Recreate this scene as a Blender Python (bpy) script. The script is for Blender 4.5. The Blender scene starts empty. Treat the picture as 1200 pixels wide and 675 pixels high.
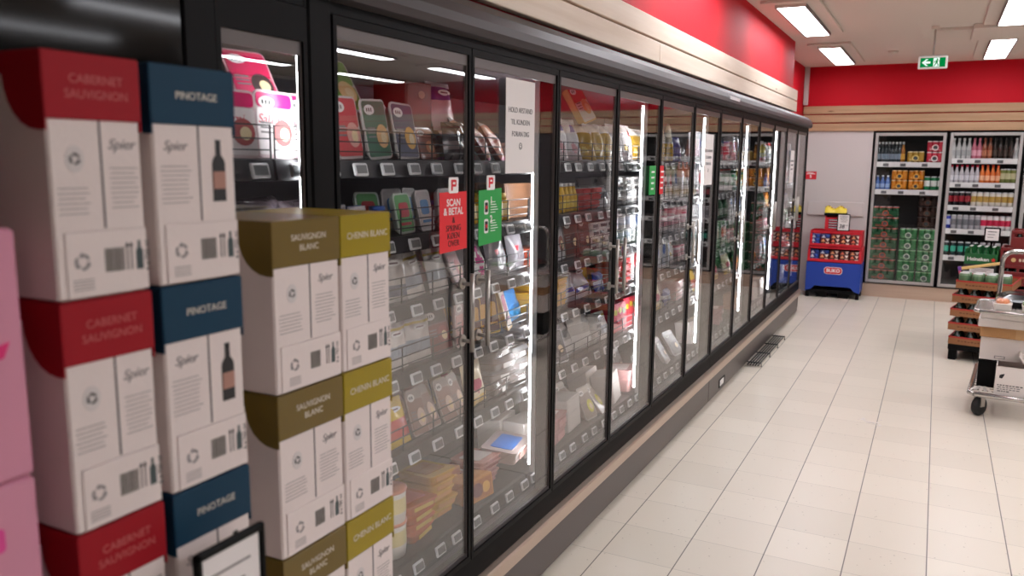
import bpy, math, random
from mathutils import Matrix, Vector, Euler
rnd = random.Random(7)
PI = math.pi
SC = bpy.context.scene
COL = SC.collection
sin, cos, R = math.sin, math.cos, math.radians

# ------------------------------------------------------------------ materials
def lin(c):
    c /= 255.0
    return c/12.92 if c <= .04045 else ((c+.055)/1.055)**2.4
def rgb(r, g, b): return (lin(r), lin(g), lin(b), 1)
MATS = {}
def mat(name, col, rough=.5, metal=0.0, spec=.5, bump=None, vary=None, coat=0):
    if name in MATS: return MATS[name]
    m = bpy.data.materials.new(name); m.use_nodes = True
    nt = m.node_tree; b = nt.nodes['Principled BSDF']
    b.inputs['Base Color'].default_value = rgb(*col); b.inputs['Roughness'].default_value = rough
    b.inputs['Metallic'].default_value = metal; b.inputs['Specular IOR Level'].default_value = spec
    b.inputs['Coat Weight'].default_value = coat
    tc = None
    if bump or vary:
        tc = nt.nodes.new('ShaderNodeTexCoord')
    if bump:
        n = nt.nodes.new('ShaderNodeTexNoise'); n.inputs['Scale'].default_value = bump[0]
        bp = nt.nodes.new('ShaderNodeBump'); bp.inputs['Strength'].default_value = bump[1]; bp.inputs['Distance'].default_value = .01
        nt.links.new(tc.outputs['Object'], n.inputs['Vector']); nt.links.new(n.outputs['Fac'], bp.inputs['Height'])
        nt.links.new(bp.outputs['Normal'], b.inputs['Normal'])
    if vary:   # (scale, other colour, amount)
        n = nt.nodes.new('ShaderNodeTexNoise'); n.inputs['Scale'].default_value = vary[0]; n.inputs['Detail'].default_value = 4
        r = nt.nodes.new('ShaderNodeValToRGB')
        r.color_ramp.elements[0].position = .35; r.color_ramp.elements[1].position = .35+vary[2]
        r.color_ramp.elements[0].color = rgb(*col); r.color_ramp.elements[1].color = rgb(*vary[1])
        nt.links.new(tc.outputs['Object'], n.inputs['Vector']); nt.links.new(n.outputs['Fac'], r.inputs['Fac'])
        nt.links.new(r.outputs['Color'], b.inputs['Base Color'])
    MATS[name] = m
    return m
def paint(r, g, b, rough=.45, **k):
    return mat('print_%d_%d_%d_%d' % (r, g, b, rough*100), (r, g, b), rough, **k)
def emit(name, col, strength):
    m = bpy.data.materials.new(name); m.use_nodes = True; nt = m.node_tree
    nt.nodes.remove(nt.nodes['Principled BSDF'])
    e = nt.nodes.new('ShaderNodeEmission'); e.inputs['Color'].default_value = rgb(*col); e.inputs['Strength'].default_value = strength
    nt.links.new(e.outputs[0], nt.nodes['Material Output'].inputs['Surface'])
    return m
def wood(name, c0, c1, axis, knots=True):
    m = bpy.data.materials.new(name); m.use_nodes = True; nt = m.node_tree; b = nt.nodes['Principled BSDF']
    b.inputs['Roughness'].default_value = .55
    tc = nt.nodes.new('ShaderNodeTexCoord'); mp = nt.nodes.new('ShaderNodeMapping')
    s = [28, 28, 28]; s[axis] = 1.1
    mp.inputs['Scale'].default_value = s
    n = nt.nodes.new('ShaderNodeTexNoise'); n.inputs['Scale'].default_value = 1; n.inputs['Detail'].default_value = 5
    r = nt.nodes.new('ShaderNodeValToRGB'); r.color_ramp.elements[0].position = .3; r.color_ramp.elements[1].position = .7
    r.color_ramp.elements[0].color = rgb(*c1); r.color_ramp.elements[1].color = rgb(*c0)
    L = nt.links.new
    L(tc.outputs['Object'], mp.inputs['Vector']); L(mp.outputs[0], n.inputs['Vector']); L(n.outputs['Fac'], r.inputs['Fac'])
    out = r.outputs['Color']
    if knots:
        mk = nt.nodes.new('ShaderNodeMapping'); s = [9, 9, 9]; s[axis] = 2.2; mk.inputs['Scale'].default_value = s
        v = nt.nodes.new('ShaderNodeTexVoronoi'); v.inputs['Scale'].default_value = 1
        kr = nt.nodes.new('ShaderNodeValToRGB'); kr.color_ramp.elements[0].position = .03; kr.color_ramp.elements[1].position = .11
        kr.color_ramp.elements[0].color = (.35, .25, .18, 1); kr.color_ramp.elements[1].color = (1, 1, 1, 1)
        mx = nt.nodes.new('ShaderNodeMix'); mx.data_type = 'RGBA'; mx.blend_type = 'MULTIPLY'; mx.inputs[0].default_value = 1
        L(tc.outputs['Object'], mk.inputs['Vector']); L(mk.outputs[0], v.inputs['Vector']); L(v.outputs['Distance'], kr.inputs['Fac'])
        L(out, mx.inputs[6]); L(kr.outputs['Color'], mx.inputs[7]); out = mx.outputs[2]
    L(out, b.inputs['Base Color'])
    return m
def glass(name, ior=1.5, tint=(1, 1, 1, 1)):
    """thin pane: clear straight through, mirror by Fresnel on both faces"""
    m = bpy.data.materials.new(name); m.use_nodes = True; nt = m.node_tree
    nt.nodes.remove(nt.nodes['Principled BSDF']); N = nt.nodes.new; L = nt.links.new
    g = N('ShaderNodeNewGeometry'); io = N('ShaderNodeMix'); io.data_type = 'FLOAT'
    io.inputs[2].default_value = ior; io.inputs[3].default_value = 1/ior
    L(g.outputs['Backfacing'], io.inputs[0])
    f = N('ShaderNodeFresnel'); L(io.outputs[0], f.inputs['IOR'])
    t = N('ShaderNodeBsdfTransparent'); t.inputs['Color'].default_value = tint
    s = N('ShaderNodeBsdfGlossy'); s.inputs['Roughness'].default_value = .0
    x = N('ShaderNodeMixShader'); L(f.outputs[0], x.inputs[0]); L(t.outputs[0], x.inputs[1]); L(s.outputs[0], x.inputs[2])
    L(x.outputs[0], nt.nodes['Material Output'].inputs['Surface'])
    return m
def film(name, tint, body=.25, col=(240, 240, 240)):
    """clear plastic: part see-through, part glossy white"""
    m = bpy.data.materials.new(name); m.use_nodes = True; nt = m.node_tree; N = nt.nodes.new; L = nt.links.new
    b = nt.nodes['Principled BSDF']; b.inputs['Base Color'].default_value = rgb(*col); b.inputs['Roughness'].default_value = .12
    t = N('ShaderNodeBsdfTransparent'); t.inputs['Color'].default_value = tint
    x = N('ShaderNodeMixShader'); x.inputs[0].default_value = body
    L(t.outputs[0], x.inputs[1]); L(b.outputs[0], x.inputs[2]); L(x.outputs[0], nt.nodes['Material Output'].inputs['Surface'])
    return m

TILE_X0, TILE_Y0, TILE_W, TILE_D = -1.1146, 3.5955, .30, .29656
def tile_floor():
    m = bpy.data.materials.new('cream_floor_tiles'); m.use_nodes = True; nt = m.node_tree; N = nt.nodes.new; L = nt.links.new
    b = nt.nodes['Principled BSDF']; tc = N('ShaderNodeTexCoord'); sp = N('ShaderNodeSeparateXYZ'); L(tc.outputs['Object'], sp.inputs[0])
    def M(op, a, c=None, d=None):
        n = N('ShaderNodeMath'); n.operation = op
        for i, v in enumerate((a, c, d)):
            if v is None: continue
            if hasattr(v, 'links'): L(v, n.inputs[i])
            else: n.inputs[i].default_value = v
        return n.outputs[0]
    def joint(c, off, size, w):
        t = M('DIVIDE', M('SUBTRACT', c, off), size)
        fr = M('FRACT', M('ADD', t, 200.5)); d = M('MULTIPLY', M('ABSOLUTE', M('SUBTRACT', fr, .5)), size)
        n = N('ShaderNodeMapRange'); n.inputs[1].default_value = w*.6; n.inputs[2].default_value = w*1.4; n.inputs[3].default_value = 1; n.inputs[4].default_value = 0
        L(d, n.inputs[0]); return n.outputs[0]
    jx = joint(sp.outputs[0], TILE_X0, TILE_W, .0022); jy = joint(sp.outputs[1], TILE_Y0, TILE_D, .0011)
    # tone differs a little from tile to tile
    fx = M('FLOOR', M('DIVIDE', M('SUBTRACT', sp.outputs[0], TILE_X0), TILE_W)); fy = M('FLOOR', M('DIVIDE', M('SUBTRACT', sp.outputs[1], TILE_Y0), TILE_D))
    cb = N('ShaderNodeCombineXYZ'); L(fx, cb.inputs[0]); L(fy, cb.inputs[1])
    wn = N('ShaderNodeTexWhiteNoise'); wn.noise_dimensions = '2D'; L(cb.outputs[0], wn.inputs['Vector'])
    cr = N('ShaderNodeValToRGB'); cr.color_ramp.elements[0].color = rgb(216, 206, 191); cr.color_ramp.elements[1].color = rgb(224, 214, 199); L(wn.outputs['Value'], cr.inputs[0])
    # flecks in the glaze
    nz = N('ShaderNodeTexVoronoi'); nz.inputs['Scale'].default_value = 34; L(tc.outputs['Object'], nz.inputs['Vector'])
    wn2 = N('ShaderNodeTexWhiteNoise'); L(nz.outputs['Color'], wn2.inputs['Vector'])
    rad = M('MULTIPLY', wn2.outputs['Value'], .13); fleck = M('MULTIPLY', M('LESS_THAN', nz.outputs['Distance'], rad), M('GREATER_THAN', wn2.outputs['Value'], .55))
    mx = N('ShaderNodeMix'); mx.data_type = 'RGBA'; L(M('MULTIPLY', fleck, .5), mx.inputs[0]); L(cr.outputs[0], mx.inputs[6]); mx.inputs[7].default_value = rgb(128, 112, 98)
    m2 = N('ShaderNodeMix'); m2.data_type = 'RGBA'; L(M('MULTIPLY', jy, .55), m2.inputs[0]); L(mx.outputs[2], m2.inputs[6]); m2.inputs[7].default_value = rgb(108, 99, 92)
    m3 = N('ShaderNodeMix'); m3.data_type = 'RGBA'; L(M('MULTIPLY', jx, .9), m3.inputs[0]); L(m2.outputs[2], m3.inputs[6]); m3.inputs[7].default_value = rgb(72, 66, 60)
    L(m3.outputs[2], b.inputs['Base Color']); b.inputs['Roughness'].default_value = .32; b.inputs['Specular IOR Level'].default_value = .45
    return m

M_FLOOR = tile_floor()
M_RED = mat('red_wall_paint', (192, 3, 30), .65, spec=.25, bump=(60, .05))
M_CEIL = mat('ceiling_paint', (216, 206, 198), .8)
M_WHITE = mat('white_wall_panel', (196, 188, 186), .6, bump=(40, .04))
M_PINE_Y_LIT = wood('pine_aisle_lit_tint', (236, 220, 204), (220, 200, 180), 1)  # same pine tinted paler, stronger light on these boards put into the colour
M_PINE_X_SHADED = wood('pine_back_shaded_tint', (186, 150, 116), (160, 124, 92), 0)  # same pine tinted browner, weaker light at the back put into the colour
M_UNSEEN_DARK = mat('unseen_wall_dark', (52, 46, 48), .6)  # added dark tone for unseen walls, keeps reflections in the glass doors dark
M_BEIGE = wood('beige_laminate', (190, 164, 144), (178, 152, 132), 0, False)
M_BLACK = mat('black_frame', (9, 8, 9), .5, spec=.12)
M_DARK = mat('dark_recess', (14, 13, 14), .6)
M_GLOSSBLACK = mat('glossy_black_panel', (4, 4, 5), .07, spec=.3)
M_KICK = mat('brown_grey_kick_metal', (92, 84, 82), .38, .35, bump=(300, .03))
M_RAIL = mat('brushed_rail_metal', (196, 176, 160), .3, .75, bump=(200, .04))
M_CANOPY = mat('grey_canopy_metal', (66, 60, 62), .5, .3)
M_INNER = mat('case_inner_grey', (112, 109, 118), .5, vary=(2.5, (88, 83, 92), .5))
M_STEEL = mat('handle_steel', (178, 172, 166), .3, .8)
M_CHROME = mat('tube_chrome', (205, 203, 200), .22, .9)
M_ALU = mat('cooler_aluminium', (176, 172, 170), .4, .6)
M_COOLER = mat('cooler_inner_dark', (62, 60, 60), .5)
M_SHELFW = mat('white_shelf_strip', (232, 230, 230), .4)
M_SHELF = mat('shelf_plate_grey', (34, 32, 35), .4, spec=.3)
M_CLEARRAIL = mat('grey_rail_plastic', (40, 38, 41), .3, spec=.3)
M_WIRE = mat('black_wire', (24, 23, 25), .4)
M_TAGF = mat('label_frame_white', (226, 226, 228), .35)
M_TAGD = mat('label_display_grey', (104, 107, 108), .3)
M_GLASS = glass('door_glass', 1.98, (.985, .985, .985, 1))
M_CGLASS = glass('cooler_glass', 1.5, (.96, .96, .96, 1))
M_FILM = film('clear_tray_plastic', (.96, .96, .97, 1), .3)
M_FILMG = film('clear_film', (.97, .97, .97, 1), .16)
M_LED = emit('case_lamp_light', (250, 252, 255), 38)
M_LAMP = emit('ceiling_lamp_light', (249, 249, 255), 19)
M_CLED = emit('cooler_lamp_light', (255, 250, 246), 3.2)
M_INK = paint(30, 28, 30, .5)
M_GREYINK = paint(132, 126, 126, .6)
M_PAPER = mat('paper_white', (228, 222, 220), .6)
M_CARD = mat('wine_carton_white', (222, 209, 205), .55, bump=(120, .03))
M_BROWN = mat('brown_cardboard', (178, 132, 86), .7, bump=(90, .08))
M_RUBBER = mat('black_rubber', (26, 25, 26), .6)
W_ = paint(238, 236, 234)

# ------------------------------------------------------------------ mesh builder
class MB:
    def __init__(s): s.v = []; s.f = []; s.m = []; s.sm = []; s.mats = []; s.T = Matrix.Identity(4)
    def mi(s, m):
        if m not in s.mats: s.mats.append(m)
        return s.mats.index(m)
    def add(s, vs, fs, m, smooth=False):
        o = len(s.v); s.v += [tuple(s.T @ Vector(p)) for p in vs]
        k = s.mi(m) if not isinstance(m, list) else None
        for i, f in enumerate(fs):
            s.f.append([o+j for j in f]); s.m.append(k if k is not None else s.mi(m[i])); s.sm.append(smooth)
        return s
    def box(s, a, b, m, c=0.0):
        x0, y0, z0 = a; x1, y1, z1 = b
        if x0 > x1: x0, x1 = x1, x0
        if y0 > y1: y0, y1 = y1, y0
        if z0 > z1: z0, z1 = z1, z0
        if c <= 0:
            vs = [(x, y, z) for z in (z0, z1) for x, y in ((x0, y0), (x1, y0), (x1, y1), (x0, y1))]
            return s.add(vs, [(3, 2, 1, 0), (4, 5, 6, 7), (0, 1, 5, 4), (1, 2, 6, 5), (2, 3, 7, 6), (3, 0, 4, 7)], m)
        c = min(c, (x1-x0)*.45, (y1-y0)*.45, (z1-z0)*.45)
        def lp(i, z):
            a0, a1, b0, b1 = x0+i, x1-i, y0+i, y1-i; k = c
            return [(a0+k, b0, z), (a1-k, b0, z), (a1, b0+k, z), (a1, b1-k, z), (a1-k, b1, z), (a0+k, b1, z), (a0, b1-k, z), (a0, b0+k, z)]
        return s.loft([lp(c*.9, z0), lp(0, z0+c), lp(0, z1-c), lp(c*.9, z1)], m)
    def loft(s, loops, m, cap=True, smooth=False, closed=True):
        n = len(loops[0]); vs = [p for l in loops for p in l]; fs = []; ms = []
        for i in range(len(loops)-1):
            for j in range(n if closed else n-1):
                k = (j+1) % n; fs.append((i*n+j, i*n+k, (i+1)*n+k, (i+1)*n+j)); ms.append(m[i] if isinstance(m, list) else m)
        if cap:
            fs.append(tuple(reversed(range(n)))); ms.append(m[0] if isinstance(m, list) else m)
            fs.append(tuple((len(loops)-1)*n+j for j in range(n))); ms.append(m[-1] if isinstance(m, list) else m)
        return s.add(vs, fs, ms, smooth)
    def cyl(s, p0, p1, r, m, n=12, r2=None):
        return s.tube([p0, p1], r, m, n, r2)
    def tube(s, pts, r, m, n=8, r2=None, smooth=True):
        pts = [Vector(p) for p in pts]; loops = []; up = None
        for i, p in enumerate(pts):
            d = (pts[min(i+1, len(pts)-1)]-pts[max(i-1, 0)]).normalized()
            if up is None: up = Vector((0, 0, 1)) if abs(d.z) < .9 else Vector((1, 0, 0))
            a = d.cross(up).normalized(); b = a.cross(d).normalized(); up = b
            rr = r if (r2 is None or len(pts) < 2) else r+(r2-r)*i/(len(pts)-1)
            loops.append([tuple(p+a*rr*cos(2*PI*k/n)-b*rr*sin(2*PI*k/n)) for k in range(n)])
        o = len(s.sm); s.loft([list(reversed(l)) for l in loops], m, True, smooth); s.sm[-1] = s.sm[-2] = False
        return s
    def lathe(s, prof, m, c=(0, 0, 0), n=16, smooth=True):
        loops = [[(c[0]+max(r, 1e-4)*cos(2*PI*k/n), c[1]+max(r, 1e-4)*sin(2*PI*k/n), c[2]+z) for k in range(n)] for r, z in prof]
        s.loft(loops, m, True, smooth); s.sm[-1] = s.sm[-2] = False
        return s
    def prism(s, poly, ax, a, b, m):
        """poly of 2D points pushed along axis ax from a to b (x: yz, y: xz, z: xy)"""
        def P(p, t): return {0: (t, p[0], p[1]), 1: (p[0], t, p[1]), 2: (p[0], p[1], t)}[ax]
        area = sum(poly[i][0]*poly[(i+1) % len(poly)][1]-poly[(i+1) % len(poly)][0]*poly[i][1] for i in range(len(poly)))
        if (area < 0) != (ax == 1): poly = list(reversed(poly))
        return s.loft([[P(p, min(a, b)) for p in poly], [P(p, max(a, b)) for p in poly]], m)
    def grid(s, fn, nu, nv, matf, smooth=True):
        vs = [fn(i/nu, j/nv) for j in range(nv+1) for i in range(nu+1)]; fs = []; ms = []
        for j in range(nv):
            for i in range(nu):
                a = j*(nu+1)+i; fs.append((a, a+1, a+nu+2, a+nu+1)); ms.append(matf((i+.5)/nu, (j+.5)/nv) if callable(matf) else matf)
        return s.add(vs, fs, ms, smooth)
    def mesh(s, name, shift=None):
        me = bpy.data.meshes.new(name)
        vs = s.v if shift is None else [(v[0]-shift[0], v[1]-shift[1], v[2]-shift[2]) for v in s.v]
        me.from_pydata(vs, [], s.f)
        for m in s.mats: me.materials.append(m)
        me.polygons.foreach_set('material_index', s.m); me.polygons.foreach_set('use_smooth', s.sm); me.update()
        return me

def wloc(o):
    v = Vector((0, 0, 0))
    while o: v = v+o.location; o = o.parent
    return v
def obj(name, mb, parent=None, label=None, local=False):
    """one mesh object; coordinates are world ones unless local"""
    if isinstance(mb, MB):
        me = mb.mesh(name, None if local or parent is None else wloc(parent))
    else: me = mb
    o = bpy.data.objects.new(name, me); COL.objects.link(o); o.parent = parent
    if label: o['label'] = label
    return o
def tag(o, label, cat, group=None, kind=None):
    o['label'] = label; o['category'] = cat
    if group: o['group'] = group
    if kind: o['kind'] = kind
    return o
def thing(name, label, cat, loc=(0, 0, 0), rz=0, group=None):
    o = bpy.data.objects.new(name, None); o.empty_display_size = .05; COL.objects.link(o)
    o.location = loc; o.rotation_euler = (0, 0, rz)
    return tag(o, label, cat, group)
def single(name, mb, label, cat, loc, group=None, rz=0):
    """a thing that is one mesh, with its origin at loc and local coordinates"""
    o = obj(name, mb, None, None, True); o.location = loc; o.rotation_euler = (0, 0, rz)
    return tag(o, label, cat, group)
def struct(name, mb):
    o = obj(name, mb); o['kind'] = 'structure'; return o

TXT = {}
def text_mesh(s, size, m, bold=0.0, shear=0.0, ext=.0004, align='CENTER'):
    key = (s, size, m.name, bold, shear, align)
    if key in TXT: return TXT[key]
    c = bpy.data.curves.new('lettering', 'FONT'); c.body = s; c.size = size; c.align_x = align; c.align_y = 'CENTER'
    c.offset = bold*size; c.shear = shear; c.extrude = ext; c.resolution_u = 3; c.space_line = 1.0
    o = bpy.data.objects.new('lettering', c); COL.objects.link(o)
    dg = bpy.context.evaluated_depsgraph_get(); dg.update()
    me = bpy.data.meshes.new_from_object(o.evaluated_get(dg)); me.materials.clear(); me.materials.append(m)
    bpy.data.objects.remove(o); bpy.data.curves.remove(c)
    TXT[key] = me
    return me
ROT_X = Matrix(((0, 0, 1, 0), (1, 0, 0, 0), (0, 1, 0, 0), (0, 0, 0, 1)))    # reads from +X
ROT_NY = Matrix(((1, 0, 0, 0), (0, 0, -1, 0), (0, 1, 0, 0), (0, 0, 0, 1)))  # reads from -Y
def baked_text(mb, s, size, m, at, rot=ROT_X, **k):
    """letters as part of a mesh"""
    me = text_mesh(s, size, m, **k); T = Matrix.Translation(at) @ rot
    mb.add([tuple(T @ v.co) for v in me.vertices], [tuple(p.vertices) for p in me.polygons], m)
def letters(name, lines, parent, rot=ROT_X):
    """lines: (string, size, material, (x,y,z) local to parent, kwargs)"""
    mb = MB()
    for s, size, m, at, k in lines: baked_text(mb, s, size, m, at, rot, **k)
    return obj(name, mb, parent, None, True)
def ring(mb, c, r0, r1, m, th, rot=ROT_X, n=24, a0=0, a1=2*PI):
    T = Matrix.Translation(c) @ rot; vs = []; fs = []
    for k in range(n+1):
        a = a0+(a1-a0)*k/n
        for r in (r0, r1): vs += [tuple(T @ Vector((r*cos(a), r*sin(a), 0))), tuple(T @ Vector((r*cos(a), r*sin(a), th)))]
    for k in range(n):
        i = 4*k; j = i+4
        fs += [(i+1, i+3, j+3, j+1), (i, j, j+2, i+2), (i, i+1, j+1, j), (i+2, j+2, j+3, i+3)]
    mb.add(vs, fs, m)
def disc(mb, c, ry, rz, m, th, rot=ROT_X, n=20):
    T = Matrix.Translation(c) @ rot
    mb.loft([[tuple(T @ Vector((ry*cos(2*PI*k/n), rz*sin(2*PI*k/n), t))) for k in range(n)] for t in (0, th)], m)
def flat(mb, poly, m, th, at=(0, 0, 0), rot=ROT_X):
    T = Matrix.Translation(at) @ rot
    a = sum(poly[i][0]*poly[(i+1) % len(poly)][1]-poly[(i+1) % len(poly)][0]*poly[i][1] for i in range(len(poly)))
    if a < 0: poly = list(reversed(poly))
    mb.loft([[tuple(T @ Vector((p[0], p[1], t))) for p in poly] for t in (0, th)], m)
def rrect(w, h, r, n=4, cx=0, cy=0):
    out = []
    for sx, sy, a in ((1, 1, 0), (-1, 1, PI/2), (-1, -1, PI), (1, -1, 1.5*PI)):
        for k in range(n+1):
            t = a+PI/2*k/n; out.append((cx+sx*(w/2-r)+r*cos(t), cy+sy*(h/2-r)+r*sin(t)))
    return out

# ------------------------------------------------------------------ room
CEIL = 2.74; BACK = 10.72; WL = -1.53; XR = 6.2; YF = -2.6
struct('floor', MB().box((WL-.9, YF, -.1), (XR, BACK+.9, 0), M_FLOOR))
struct('ceiling', MB().box((WL-.9, YF, CEIL), (XR, BACK+.9, CEIL+.1), M_CEIL))
struct('wall_left', MB().box((-1.43, YF, 2.0), (-1.31, 8.42, CEIL), M_RED))
struct('wall_left_corner', MB().box((WL-.1, 8.30, 2.0), (WL, BACK, CEIL), M_RED))
struct('wall_left_lower', MB().box((-2.45, YF, 0), (-2.35, 9.3, 2.1), M_WHITE).box((WL-.1, 9.16, 0), (WL, BACK, 2.0), M_WHITE))
CO = -.70      # left edge of the coolers
struct('wall_back', MB().box((WL-.1, BACK, 0), (CO-.015, BACK+.12, 1.975), M_WHITE).box((1.60, BACK, 0), (XR, BACK+.12, 1.975), M_UNSEEN_DARK))
struct('wall_back_upper', MB().box((WL-.1, BACK, 1.975), (XR, BACK+.12, CEIL), M_RED))
struct('baseboard_back', MB().box((CO-.015, BACK-.004, 0), (1.60, BACK+.05, .158), M_BEIGE))
struct('wall_right', MB().box((XR, YF, 0), (XR+.1, BACK+.9, CEIL), M_UNSEEN_DARK))
struct('wall_front', MB().box((WL-.9, YF-.1, 0), (XR, YF, CEIL), M_UNSEEN_DARK))
# pine boards nailed along both walls
def board_line(name, label, a, b, m, group):
    o = obj(name, MB().box(a, b, m, .003)); tag(o, label, 'wooden board', group)
bl = [(2.085, 2.182, 'lower'), (2.192, 2.288, 'upper')]
for z0, z1, nm in bl:
    y = YF+.01; ends = [4.05, 8.5] if nm == 'lower' else [8.5]
    for e in ends:
        which = ('%s pale pine board on red wall above the glass-door case' % nm) if nm == 'upper' else \
                ('lower pale pine board above the nearer glass-door case' if e < 5 else 'lower pale pine board above the farther glass-door case, ending beside corner')
        board_line('wooden_board', which, (-1.309, y, z0), (-1.272, e-.002, z1), M_PINE_Y_LIT, 'pine boards above the glass-door case')
        y = e
for i, nm in enumerate(('bottom', 'middle', 'top')):
    z0 = 1.976+i*.103
    board_line('wooden_board', '%s knotty pine board across the red back wall' % nm, (WL+.01, BACK-.032, z0), (XR-.02, BACK-.001, z0+.090), M_PINE_X_SHADED, 'pine boards on the back wall')
tag(obj('pipe_cover', MB().box((WL+.002, BACK-.06, 2.29), (WL+.055, BACK-.005, CEIL-.001), M_WHITE, .006)), 'narrow white pipe cover standing in the red corner', 'pipe')
tag(obj('wall_rail', MB().box((-1.40, BACK-.028, .957), (-.76, BACK-.001, 1.13), M_WHITE, .008)), 'wide white bumper rail on back wall behind the cheese display', 'wall rail')

# ------------------------------------------------------------------ ceiling lamps
def ceiling_lamp(x, y, label):
    t = thing('ceiling_lamp', label, 'lamp', (x, y, CEIL-.001), 0, 'ceiling lamps')
    obj('housing', MB().box((-.2, -.82, -.022), (.2, .82, 0), M_CEIL, .004), t, None, True)
    fr = MB()
    for sx in (-1, 1): fr.box((sx*.102-.006, -.75, -.046), (sx*.102+.006, .75, -.022), M_KICK)
    for sy in (-1, 1): fr.box((-.108, sy*.745-.006, -.046), (.108, sy*.745+.006, -.022), M_CEIL)
    obj('lamp_frame', fr, t, None, True)
    obj('diffuser', MB().box((-.096, -.738, -.044), (.096, .738, -.023), M_LAMP, .003), t, None, True)
    return t
ylab = {9.42: 'next to the back wall', 7.05: 'second from the back wall', 4.68: 'third from the back wall', 2.31: 'fourth from the back wall', -.06: 'over the camera end'}
xlab = [(-1.03, 'beside the red side wall'), (.43, 'over the middle of the aisle'), (1.89, 'right of the aisle'), (3.1, 'far right of the aisle'), (4.6, 'near the right wall')]
for x, xl in xlab:
    for y, yl in ylab.items():
        if x < 1 and y < (4 if x < 0 else 2): continue
        ceiling_lamp(x, y, 'bright ceiling lamp %s, %s' % (xl, yl))
tag(obj('smoke_detector', MB().lathe([(.0, -.03), (.035, -.028), (.05, -.012), (.05, 0)], M_CEIL, (-.51, 9.5, CEIL-.001), 18)), 'small round detector on ceiling left of exit sign', 'detector')
t = thing('cable_duct', 'flat white duct on ceiling between exit sign and lamps', 'duct', (.1, 8.1, CEIL-.001))
obj('duct_run', MB().box((-.12, 8.06, CEIL-.025), (.165, 8.12, CEIL-.001), M_CEIL, .004), t)
obj('junction_box', MB().box((.165, 7.92, CEIL-.04), (.66, 8.70, CEIL-.001), M_CEIL, .006), t)

# exit sign
M_EXITG = emit('exit_sign_green', (0, 150, 72), .75); M_EXITW = emit('exit_sign_white', (236, 255, 246), 1.0)
t = thing('exit_sign', 'green exit sign with left arrow hanging from the ceiling', 'exit sign', (-.113, 7.95, 2.445))
bx = MB().box((-.112, -.018, -.052), (.112, .018, .052), mat('sign_case_white', (222, 224, 222), .4), .006); obj('sign_case', bx, t, None, True)
obj('hanger', MB().cyl((0, 0, .052), (0, 0, CEIL-.001-2.445), .008, M_STEEL).box((-.03, -.03, CEIL-2.47), (.03, .03, CEIL-.001-2.445), M_CEIL).box((-.1, -.012, .05), (.1, .012, .062), M_STEEL), t, None, True)
p = MB(); flat(p, [(-.095, -.038), (.095, -.038), (.095, .038), (-.095, .038)], M_EXITG, .001, (0, -.018, 0), ROT_NY); obj('sign_face', p, t, None, True)
p = MB(); flat(p, [(-.083, 0), (-.05, .028), (-.035, .028), (-.055, .009), (-.018, .009), (-.018, -.009), (-.055, -.009), (-.035, -.028), (-.05, -.028)], M_EXITW, .001, (0, -.0191, 0), ROT_NY); obj('arrow', p, t, None, True)
p = MB(); flat(p, [(.004, -.036), (.05, -.036), (.05, .036), (.004, .036)], M_EXITW, .001, (0, -.0191, 0), ROT_NY)
flat(p, [(.05, -.036), (.078, -.036), (.078, .036), (.05, .036)], M_EXITG, .001, (0, -.0192, 0), ROT_NY); obj('doorway_symbol', p, t, None, True)
p = MB()
disc(p, (.034, -.0203, .024), .0065, .0065, M_EXITG, .0008, ROT_NY)
for pl in ([(.024, .016), (.038, .017), (.036, -.006), (.022, -.004)], [(.022, -.002), (.032, -.004), (.022, -.018), (.012, -.034), (.006, -.032), (.016, -.016)],
           [(.026, -.002), (.036, -.006), (.044, -.018), (.044, -.032), (.038, -.032), (.037, -.018)], [(.026, .016), (.012, .008), (.010, -.004), (.015, -.005), (.017, .005), (.026, .010)],
           [(.036, .016), (.046, .006), (.052, .008), (.051, .012), (.046, .011), (.038, .017)]):
    flat(p, pl, M_EXITG, .0008, (0, -.0203, 0), ROT_NY)
obj('running_figure', p, t, None, True)

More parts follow.
